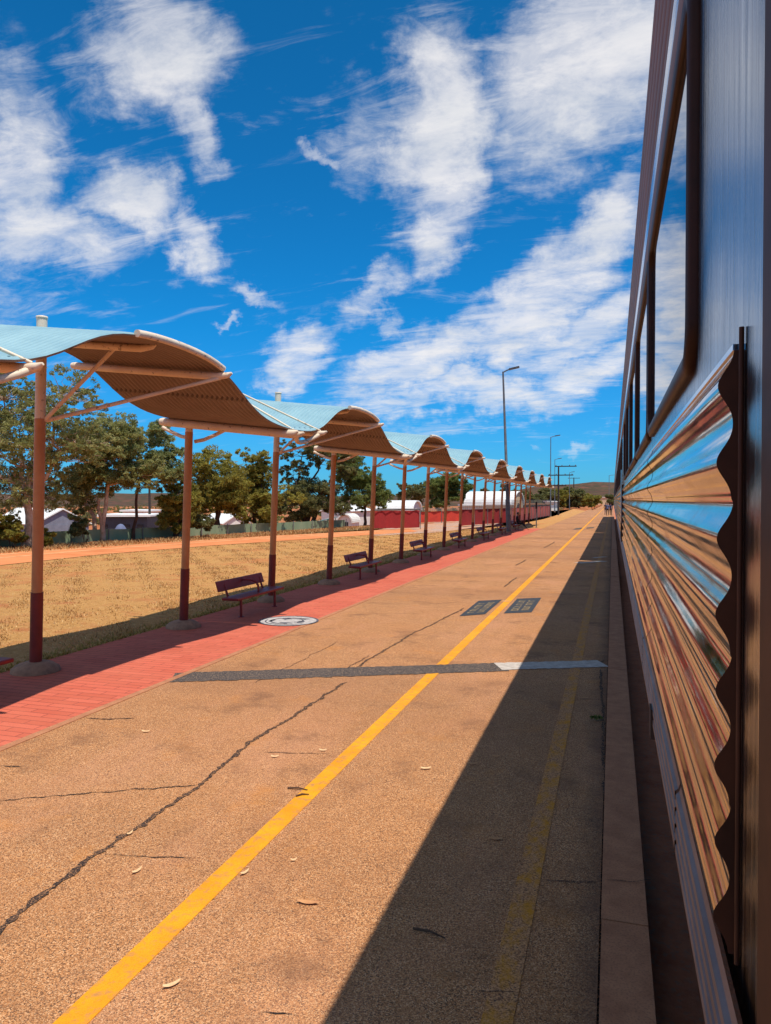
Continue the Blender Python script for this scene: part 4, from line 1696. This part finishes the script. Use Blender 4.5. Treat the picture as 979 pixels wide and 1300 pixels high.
def standing(label, loc, rz, shirt, legs, h=1.75, stride=.12):
    root = empty('person', loc, rz)
    tag(root, label, 'person', 'people walking on the far platform')
    k = h / 1.75
    J = [(0, 0, .95 * k, .14, .10), (0, 0, 1.15 * k, .13, .10), (0, 0, 1.36 * k, .17, .11), (0, .01, 1.50 * k, .06), (0, .02, 1.60 * k, .085, .1), (0, .025, 1.71 * k, .075, .085)]
    E = [(0, 1), (1, 2), (2, 3), (3, 4), (4, 5)]
    for sx in (-1, 1):
        st = stride * sx
        b = len(J)
        J += [(sx * .10, 0, .86 * k, .095), (sx * .10, st * .7, .48 * k, .065), (sx * .10, st * 1.1 - .03, .08 * k, .045), (sx * .11, st * 1.1 + .13, .035, .04)]
        E += [(0, b), (b, b + 1), (b + 1, b + 2), (b + 2, b + 3)]
        b = len(J)
        J += [(sx * .20, 0, 1.40 * k, .06), (sx * .25, -.02 - st * .4, 1.12 * k, .047), (sx * .24, .08 - st * .8, .88 * k, .035), (sx * .235, .11 - st * .9, .79 * k, .032)]
        E += [(2, b), (b, b + 1), (b + 1, b + 2), (b + 2, b + 3)]

    def cut(p):
        if p.z > 1.47 * k:
            return 0
        if abs(p.x) > .19 and p.z < 1.15 * k:
            return 0
        if p.z > .93 * k:
            return 1
        if p.z < .07:
            return 3
        return 2
    skin_body('body', J, E, cut, ['skin', shirt, legs, 'black_cloth'], root, 1)
    head_parts(root, (0, .02, 1.66 * k), (0, 1, 0))
    return root


pp_ = at(771.3, 654.5)
standing('person in a pale shirt, nearest of the walkers beside the far carriages', (pp_.x, pp_.y, 0), R(170), 'blue_shirt', 'black_cloth')
standing('person in navy top walking closest to the train', (pp_.x + .42, pp_.y + 1.6, 0), R(10), 'navy', 'black_cloth', 1.72)
standing('person in navy top behind the pale shirted walker', (pp_.x - .25, pp_.y + 4.5, 0), R(-5), 'navy', 'navy', 1.78)

# seated person
by = BENCH_Y
root = empty('person', (-6.72, by + .3, 0), R(-90))
tag(root, 'person dressed in black sitting on the far bench with legs stretched out', 'person')
sh = .40
J = [(0, .02, sh + .11, .14, .12), (0, .05, sh + .30, .13, .10), (0, .07, sh + .50, .16, .11), (0, .10, sh + .63, .06), (0, .13, sh + .72, .085, .1), (0, .135, sh + .83, .075, .085)]
E = [(0, 1), (1, 2), (2, 3), (3, 4), (4, 5)]
for sx in (-1, 1):
    b = len(J)
    J += [(sx * .10, .12, sh + .08, .09), (sx * .11, .46, sh + .06, .065), (sx * .11, .82, .09, .045), (sx * .12, .95, .06, .04)]
    E += [(0, b), (b, b + 1), (b + 1, b + 2), (b + 2, b + 3)]
    b = len(J)
    J += [(sx * .20, .07, sh + .52, .06), (sx * .25, .14, sh + .26, .047), (sx * .14, .34, sh + .20, .035), (sx * .10, .42, sh + .19, .03)]
    E += [(2, b), (b, b + 1), (b + 1, b + 2), (b + 2, b + 3)]
skin_body('body', J, E, lambda p: 0 if (p.z > sh + .60 or (p.y > .36 and p.z > sh + .15)) else (2 if p.z < .12 else 1), ['skin', 'black_cloth', 'brown_leaf'], root, 1)
head_parts(root, (0, .13, sh + .78), (0, 1, 0))

# ------------------------------------------------------------------ markings set in the ground
def plate(label, quad, seed):
    a, b, c, d = [at(*q) for q in quad]   # near left, near right, far right, far left
    root = empty('warning_panel', (a.x, a.y, 0))
    tag(root, label, 'ground panel', 'dark lettered panels beside the yellow line')
    o = Vector((a.x, a.y, 0))
    z = Vector((0, 0, .006))
    MB().poly([p - o + z for p in (a, b, c, d)]).build('panel', 'plate', root)

    def uv(u, v):
        p = a.lerp(b, u).lerp(d.lerp(c, u), v)
        return p - o + Vector((0, 0, .009))
    rr = random.Random(seed)
    mb = MB()
    # two worn rows of lettering that run along the platform, kept as broken strokes
    for u0, u1 in ((.18, .44), (.56, .82)):
        v = .14
        while v < .84:
            w = rr.uniform(.07, .11)
            k = rr.randrange(3)
            s0 = .022
            mb.poly([uv(u0, v), uv(u1, v), uv(u1, v + s0), uv(u0, v + s0)])
            if k != 1:
                mb.poly([uv(u0, v + s0), uv(u0 + .05, v + s0), uv(u0 + .05, v + w * .7), uv(u0, v + w * .7)])
            if k != 0:
                mb.poly([uv(u1 - .05, v + s0), uv(u1, v + s0), uv(u1, v + w * .7), uv(u1 - .05, v + w * .7)])
            if rr.random() < .6:
                mb.poly([uv(u0, v + w * .7), uv(u1, v + w * .7), uv(u1, v + w * .7 + s0), uv(u0, v + w * .7 + s0)])
            v += w + .03
    mb.build('lettering', 'plate_text', root)


plate('dark panel with worn lettering left of the solid yellow line', [(583, 782.6), (616, 780), (637.5, 761.5), (607.5, 763)], 4)
plate('dark panel with worn lettering on the train side of yellow line', [(639.5, 779), (675, 777.6), (687.5, 759), (656.5, 760.4)], 5)
for k, quad in enumerate([[(727.5, 672.6), (737.5, 671.8), (740, 670.0), (731, 670.6)], [(744, 671.2), (753.5, 670.6), (754.5, 669.2), (746, 669.6)]]):
    plate(['small distant dark panel left of the yellow line', 'small distant dark panel right of the yellow line'][k], quad, 8 + k)

# round emblem on the red path
c = at(366.5, 788.8)
root = empty('round_emblem', (c.x, c.y, .004))
tag(root, 'round white and dark emblem painted on the red brick path', 'emblem')


def disc(r0, r1, z, a0=0, a1=2 * math.pi, n=40, cx=0, cy=0, sq=1.0):
    vs, fs = [], []
    for i in range(n + 1):
        a = a0 + (a1 - a0) * i / n
        for r in (r0, r1):
            vs.append((cx + r * math.cos(a), cy + r * math.sin(a) * sq, z))
    for i in range(n):
        fs.append((2 * i, 2 * i + 1, 2 * i + 3, 2 * i + 2))
    return MB().add(vs, fs)


disc(0, .53, .005).build('disc', 'emblem_white', root)
disc(.505, .545, .009).build('rim', 'emblem_dark', root)
for args in ((.30, .335, .009, R(40), R(290)), (.17, .20, .009, R(-60), R(170), 24, .06, .05), (.40, .425, .009, R(180), R(330))):
    disc(*args).build('ring', 'emblem_dark', root)
mb = MB()
for (x, y, rx, ry) in ((-.12, .20, .10, .05), (.26, -.05, .06, .12), (.05, -.22, .13, .04), (-.30, -.06, .04, .12), (.20, .28, .10, .035)):
    mb.add([(x + rx * math.cos(t), y + ry * math.sin(t), .009) for t in np.linspace(0, 2 * math.pi, 14)[:-1]], [tuple(range(13))])
mb.build('figure', 'emblem_dark', root)


# fallen gum leaves and twigs on the platform
def make_leaf(px, py, L, rz, mat, curl=.008):
    p = at(px, py)
    n = 8
    vs, fs = [], []
    for i in range(n + 1):
        t = i / n
        w = .16 * L * math.sin(math.pi * min(1, t * .94 + .04)) ** .8
        x = (t - .5) * L
        y = .05 * L * math.sin(t * 2.6)
        z = curl * (4 * (t - .5) ** 2) + .004
        vs += [(x, y - w, z), (x, y, z + .008), (x, y + w, z)]
    for i in range(n):
        for k in (0, 1):
            fs.append((3 * i + k, 3 * i + k + 1, 3 * i + 3 + k + 1, 3 * i + 3 + k))
    o = MB().add(vs, fs, 0, True).build('fallen_leaf', mat)
    o.location = (p.x, p.y, .006)
    o.rotation_euler = (0, 0, rz)
    return o


leaves = [(541, 977, .16, 20, 0, 'pale fallen leaf in the sun just left of the shadow edge'),
          (600, 971, .15, 10, 1, 'fallen leaf just inside the upper part of the train shadow'),
          (174, 1108, .13, 75, 0, 'pale fallen leaf between the long crack and the solid yellow line'),
          (311, 1110, .12, 70, 0, 'pale fallen leaf just right of the solid yellow line'),
          (391, 1148, .22, 5, 1, 'large brown fallen leaf in the sun, biggest on the platform'),
          (218, 1253, .15, 50, 0, 'pale curled fallen leaf closest to the bottom edge, by yellow line'),
          (165, 1060, .10, 80, 0, 'small pale fallen leaf lying on the long dark crack'),
          (630, 1067, .16, 12, 1, 'fallen leaf lying in the middle of the train shadow'),
          (349, 962, .12, 15, 0, 'pale fallen leaf between the long crack and the tar patch'),
          (410, 954, .12, 10, 0, 'pale fallen leaf just left of the yellow line near the tar patch'),
          (630, 962, .12, 10, 1, 'brownish leaf inside the shadow beside the faded line'),
          (185, 930, .14, 12, 0, 'pale fallen leaf near the red path edging'),
          (643, 764, .30, 5, 0, 'pale scrap lying on the yellow line beyond the dark panels'),
          (373, 1094, .07, 30, 0, 'tiny pale fallen leaf right of the yellow line')]
for px, py, L, a, k, lb in leaves:
    tag(make_leaf(px, py, L * .55, R(a), 'brown_leaf' if k else 'dry_leaf'), lb, 'leaf', 'fallen leaves on the platform')
for px, py, a, L, lb in ((378, 1003, 5, .16, 'short dark twig lying on the solid yellow line'), (384, 1011, 40, .10, 'tiny dark twig beside the yellow line twig'), (545, 1187, -10, .18, 'dark twig lying in the train shadow')):
    p = at(px, py)
    o = MB().tube([(-L / 2, 0, 0), (0, .01, .004), (L / 2, -.005, 0)], [.006, .006, .003], 6).build('twig', 'twig')
    o.location = (p.x, p.y, .01)
    o.rotation_euler = (0, 0, R(a))
    tag(o, lb, 'twig', 'twigs on the platform')
# weed in the kerb joint
p = at(762, 915)
root = empty('joint_weed', (p.x, p.y, 0))
tag(root, 'small green weed growing in the joint beside the kerb', 'weed')
leaf_object('sprig', [((-.03, 0, .03), (.09, .09, .03))], 60, .05, 'leaf_green', root)


# ------------------------------------------------------------------ train
TX = 0.16          # flat side of the train
Z0 = CAM_H


def smooth_prof(pts, n=6):
    out = []
    for i in range(len(pts) - 1):
        p0, p1, p2, p3 = (Vector(pts[max(i - 1, 0)]), Vector(pts[i]), Vector(pts[i + 1]), Vector(pts[min(i + 2, len(pts) - 1)]))
        for k in range(n):
            t = k / n
            out.append(.5 * ((2 * p1) + (-p0 + p2) * t + (2 * p0 - 5 * p1 + 4 * p2 - p3) * t * t + (-p0 + 3 * p1 - 3 * p2 + p3) * t ** 3))
    out.append(Vector(pts[-1]))
    return out


def strip_along(prof, y0, y1, ny, smooth=True):
    """profile (x, z) swept along Y"""
    vs, fs = [], []
    n = len(prof)
    for j in range(ny + 1):
        y = y0 + (y1 - y0) * j / ny
        vs += [(p[0], y, p[1]) for p in prof]
    for j in range(ny):
        for i in range(n - 1):
            a = j * n + i
            fs.append((a, a + 1, a + n + 1, a + n))
    return MB().add(vs, fs, 0, smooth)


def rounded_rect(y0, y1, z0, z1, r, n=7):
    out = []
    for cy, cz, a0 in ((y1 - r, z1 - r, 0), (y0 + r, z1 - r, 90), (y0 + r, z0 + r, 180), (y1 - r, z0 + r, 270)):
        for i in range(n + 1):
            a = R(a0 + 90 * i / n)
            out.append((cy + r * math.cos(a), cz + r * math.sin(a)))
    return out


FL_TOP, FL_BOT = .195, -.60
FL_X, FL_A, FL_P, FL_Z = .1395, .0105, .1, .149


def flute_x(z):
    """outward ridges (towards the platform) every 0.1 m"""
    c = math.cos(2 * math.pi * (z - FL_Z) / FL_P)
    lap = .0022 * (((z + .003) / .2) % 1.0)      # sheets lap over each other every second flute
    return FL_X + lap - FL_A * (c * .9 + .1 * math.cos(4 * math.pi * (z - FL_Z) / FL_P))


def window_part(root, y0, y1, z0, z1):
    fw, proud = .045, .022
    outer = rounded_rect(y0, y1, z0, z1, .10)
    mid_ = rounded_rect(y0 + fw * .45, y1 - fw * .45, z0 + fw * .45, z1 - fw * .45, .085)
    inner = rounded_rect(y0 + fw, y1 - fw, z0 + fw, z1 - fw, .07)
    n = len(outer)
    rings = [(outer, TX), (outer, TX - proud * .6), (mid_, TX - proud), (inner, TX - proud * .75), (inner, TX - .004)]
    vs, fs = [], []
    for pts, x in rings:
        vs += [(x, p[0], p[1]) for p in pts]
    for k in range(len(rings) - 1):
        for i in range(n):
            j = (i + 1) % n
            fs.append((k * n + i, k * n + j, (k + 1) * n + j, (k + 1) * n + i))
    f = MB().add(vs, fs, 0, True).build('window', 'gasket', root, fix=True)
    MB().poly([(TX - .006, p[0], p[1]) for p in inner]).build('glass', 'glass', f)
    return f


def bogie(root, yc):
    q = MB()
    for x in (.55, 2.65):
        q.obox((x, yc, Z0 - 1.75), (.07, 0, 0), (0, 1.6, 0), (0, 0, .13))
    q.box((.6, yc - .35, Z0 - 1.82), (2.6, yc + .35, Z0 - 1.6))
    q.box((.5, yc - .25, Z0 - 1.6), (2.7, yc + .25, Z0 - .70))
    b = q.build('bogie', 'under', root)
    for dy in (-1.2, 1.2):
        for x in (.88, 2.32):
            w = MB()
            prof = [(.0, -.07), (.40, -.07), (.46, -.06), (.46, .04), (.50, .05), (.50, .08), (.0, .08)]
            vs, fs = [], []
            sg = 28
            for r, t in prof:
                for k in range(sg):
                    a = 2 * math.pi * k / sg
                    vs.append((x + (t if x < 1.6 else -t), yc + dy + r * math.cos(a), Z0 - 2.0 + r * math.sin(a)))
            for i in range(len(prof) - 1):
                for k in range(sg):
                    k2 = (k + 1) % sg
                    fs.append((i * sg + k, i * sg + k2, (i + 1) * sg + k2, (i + 1) * sg + k))
            w.add(vs, fs, 0, True)
            w.build('wheel', 'wheel', b, fix=True)


def make_car(y0, y1, flute0, windows, near=False, door=None):
    root = empty('railway_carriage', (0, 0, 0))
    zb, zt = Z0 - .66, Z0 + 1.20
    XR = 3.05
    # body shell: side facing the platform, roof and far side as one closed shell
    q = MB()
    q.box((TX, y0, zb), (XR, y1, zt))
    q.build('body', 'flat', root)
    # cantrail and letterboard above the windows
    prof = smooth_prof([(TX - .002, Z0 + 1.085), (TX - .016, Z0 + 1.10), (TX - .020, Z0 + 1.15), (TX - .010, Z0 + 1.205)], 4)
    strip_along(prof, y0, y1, 2).build('cantrail', 'bronze', root)
    prof = smooth_prof([(TX - .006, Z0 + 1.205), (TX - .014, Z0 + 1.24), (TX - .016, Z0 + 1.28), (TX - .004, Z0 + 1.315)], 4)
    strip_along(prof, y0, y1, 2).build('bright_strip', 'bright', root)
    prof = []
    zz0 = Z0 + 1.315
    for k in range(6):
        zc = zz0 + k * .077
        for i in range(8):
            a = math.pi * i / 7
            prof.append((TX - .004 - .0028 * k - .010 * math.sin(a), zc + .0335 * (1 - math.cos(a))))
    strip_along(prof, y0, y1, 2).build('letterboard', 'bronze', root)
    eave = (prof[-1][0] - .004, Z0 + 1.785)
    rp = smooth_prof([(prof[-1][0] + .0, Z0 + 1.775), eave, (eave[0] + .035, Z0 + 1.835), (.45, Z0 + 2.00), (.95, Z0 + 2.15), (1.6, Z0 + 2.20), (2.3, Z0 + 2.13), (2.85, Z0 + 1.95), (3.06, Z0 + 1.75), (3.06, Z0 + 1.19)], 5)
    roof = strip_along(rp, y0, y1, 2)
    n = len(rp)
    for y, flip in ((y0, False), (y1, True)):
        ring = [(p[0], y, p[1]) for p in rp] + [(TX, y, Z0 + 1.19)]
        roof.poly(ring if not flip else ring[::-1])
    roof.build('roof', 'trainroof', root)
    # fluted lower side, broken by the door
    n = 160
    prof = [(flute_x(FL_TOP + (FL_BOT - FL_TOP) * i / n), Z0 + FL_TOP + (FL_BOT - FL_TOP) * i / n) for i in range(n + 1)]
    segs = []
    spans = [(flute0, y1 - .25)] if door is None else [(flute0, door), (door + .95, y1 - .25)]
    for (ya, yb) in spans:
        y = ya
        while y < yb - .2:
            e = min(y + 2.05, yb)
            segs.append((y, e))
            y = e + .004
    for (a, b) in segs:
        q = MB()
        vs, fs = [], []
        ny = 2
        dx = random.uniform(-.0012, .0012)
        for j in range(ny + 1):
            yy = a + (b - a) * j / ny
            vs += [(p[0] + dx, yy, p[1]) for p in prof]
        m = len(prof)
        for j in range(ny):
            for i in range(m - 1):
                c = j * m + i
                fs.append((c, c + 1, c + m + 1, c + m))
        q.add(vs, fs, 0, True)
        q.build('fluted_panel', 'flute', root)
    if door is not None:
        d = MB().box((TX - .0035, door + .03, Z0 - .655), (TX + .05, door + .92, Z0 + 1.08)).build('door', 'bronze', root)
        for yy in (door - .006, door + .956):
            MB().box((FL_X - FL_A - .006, yy - .012, Z0 - .63), (TX + .01, yy + .012, Z0 + FL_TOP + .03)).build('door_edge', 'rubber', root)
        MB().tube([(TX - .035, door + .10, Z0 - .35), (TX - .035, door + .10, Z0 + .45)], .012, 8).build('door_handle', 'bright', root)
    # top ledge and bottom lip of the fluting
    MB().box((flute_x(FL_TOP) - .001, flute0, Z0 + FL_TOP), (TX - .001, y1 - .05, Z0 + FL_TOP + .008)).build('ledge', 'bright', root)
    # end closure of the flutes
    pf = [(p[0] + .0005, flute0 - .0005, p[1]) for p in prof]
    q = MB()
    for i in range(n):
        q.poly([pf[i], pf[i + 1], (TX - .0006, flute0 - .0005, pf[i + 1][2]), (TX - .0006, flute0 - .0005, pf[i][2])])
    q.build('end_closure', 'rubber', root)
    q = MB()
    q.tube([(TX - .004, flute0 - .022, Z0 + FL_BOT), (TX - .004, flute0 - .022, Z0 + FL_TOP + .025)], .0032, 8)
    q.build('end_bead', 'rubber', root)
    # skirt with small ribs
    prof = [(TX - .018, Z0 - .610)]
    for k in range(4):
        zc = Z0 - .622 - k * .036
        prof += [(TX - .022, zc), (TX - .029, zc - .006), (TX - .029, zc - .024), (TX - .022, zc - .030)]
    prof += [(TX - .024, Z0 - .775), (TX - .005, Z0 - .785)]
    y = flute0 - .3 if not near else flute0 - 1.2
    k = 0
    while y < y1 - .2:
        e = min(y + 1.82, y1 - .1)
        strip_along(prof, y, e, 1, False).build('skirt', 'skirt', root)
        y = e + .02
        k += 1
    q = MB()
    q.box((TX - .036, flute0 + 1.55, Z0 - .80), (TX - .002, flute0 + 1.63, Z0 - .70))
    q.build('step_bracket', 'under', root)
    # underframe
    q = MB()
    q.box((.34, y0 + .2, Z0 - 1.0), (2.9, y1 - .2, Z0 - .662))
    for k in range(5):
        ya = y0 + 5.6 + k * 1.8
        q.box((.42, ya, Z0 - 1.62), (1.5, ya + 1.45, Z0 - 1.0))
    q.build('underframe', 'under', root)
    bogie(root, y0 + 3.0)
    bogie(root, y1 - 3.0)
    # gangway bellows at the far end
    MB().box((1.0, y1, Z0 - .5), (2.2, y1 + .34, Z0 + 1.5)).build('gangway', 'rubber', root)
    for w0, w1 in windows:
        window_part(root, w0, w1, Z0 + .262, Z0 + 1.075)
    return root


wins = [(1.595 + 1.83 * k, 1.595 + 1.83 * k + 1.79) for k in range(5)] + [(13.7 + 1.83 * k, 13.7 + 1.83 * k + 1.79) for k in range(6)]
car1 = make_car(.30, 26.5, 1.06, wins, True, 11.6)
tag(car1, 'nearest polished steel carriage with big dark framed windows and fluted side', 'carriage', 'carriages of the standing train')
# door post at the near end of the fluting
MB().box((TX - .0035, .52, Z0 - .66), (TX + .01, .903, Z0 + 1.08)).build('door_edge', 'rubber', car1)
q = MB()
q.tube([(TX - .03, .56, Z0 - .3), (TX - .03, .56, Z0 + .6)], .012, 10)
q.build('door_handle', 'bright', car1)
wins2 = [(28.3 + 1.83 * k, 28.3 + 1.83 * k + 1.79) for k in range(11)]
car2 = make_car(27.05, 50.6, 27.3, wins2)
tag(car2, 'second steel carriage, coupled beyond the nearest one', 'carriage', 'carriages of the standing train')
for k, nm in enumerate(('third steel carriage, seen between the second one and the far ones', 'farthest carriage of the train, near the walking people')):
    c2 = copy_tree(car2)
    c2.location = (0, 24.1 * (k + 1), 0)
    tag(c2, nm, 'carriage', 'carriages of the standing train')
# rails
for x in (.88, 2.32):
    MB().prism([(x - .07, -14, -.30), (x + .07, -14, -.30), (x + .015, -14, -.27), (x + .035, -14, -.17), (x - .035, -14, -.17), (x - .015, -14, -.27)], (0, 320, 0)).build('rail', 'rail', None, fix=True)
for o in list(C.objects):
    if o.name.startswith('rail') and o.parent is None and o.type == 'MESH' and o.name.split('.')[0] == 'rail':
        tag(o, kind='structure')
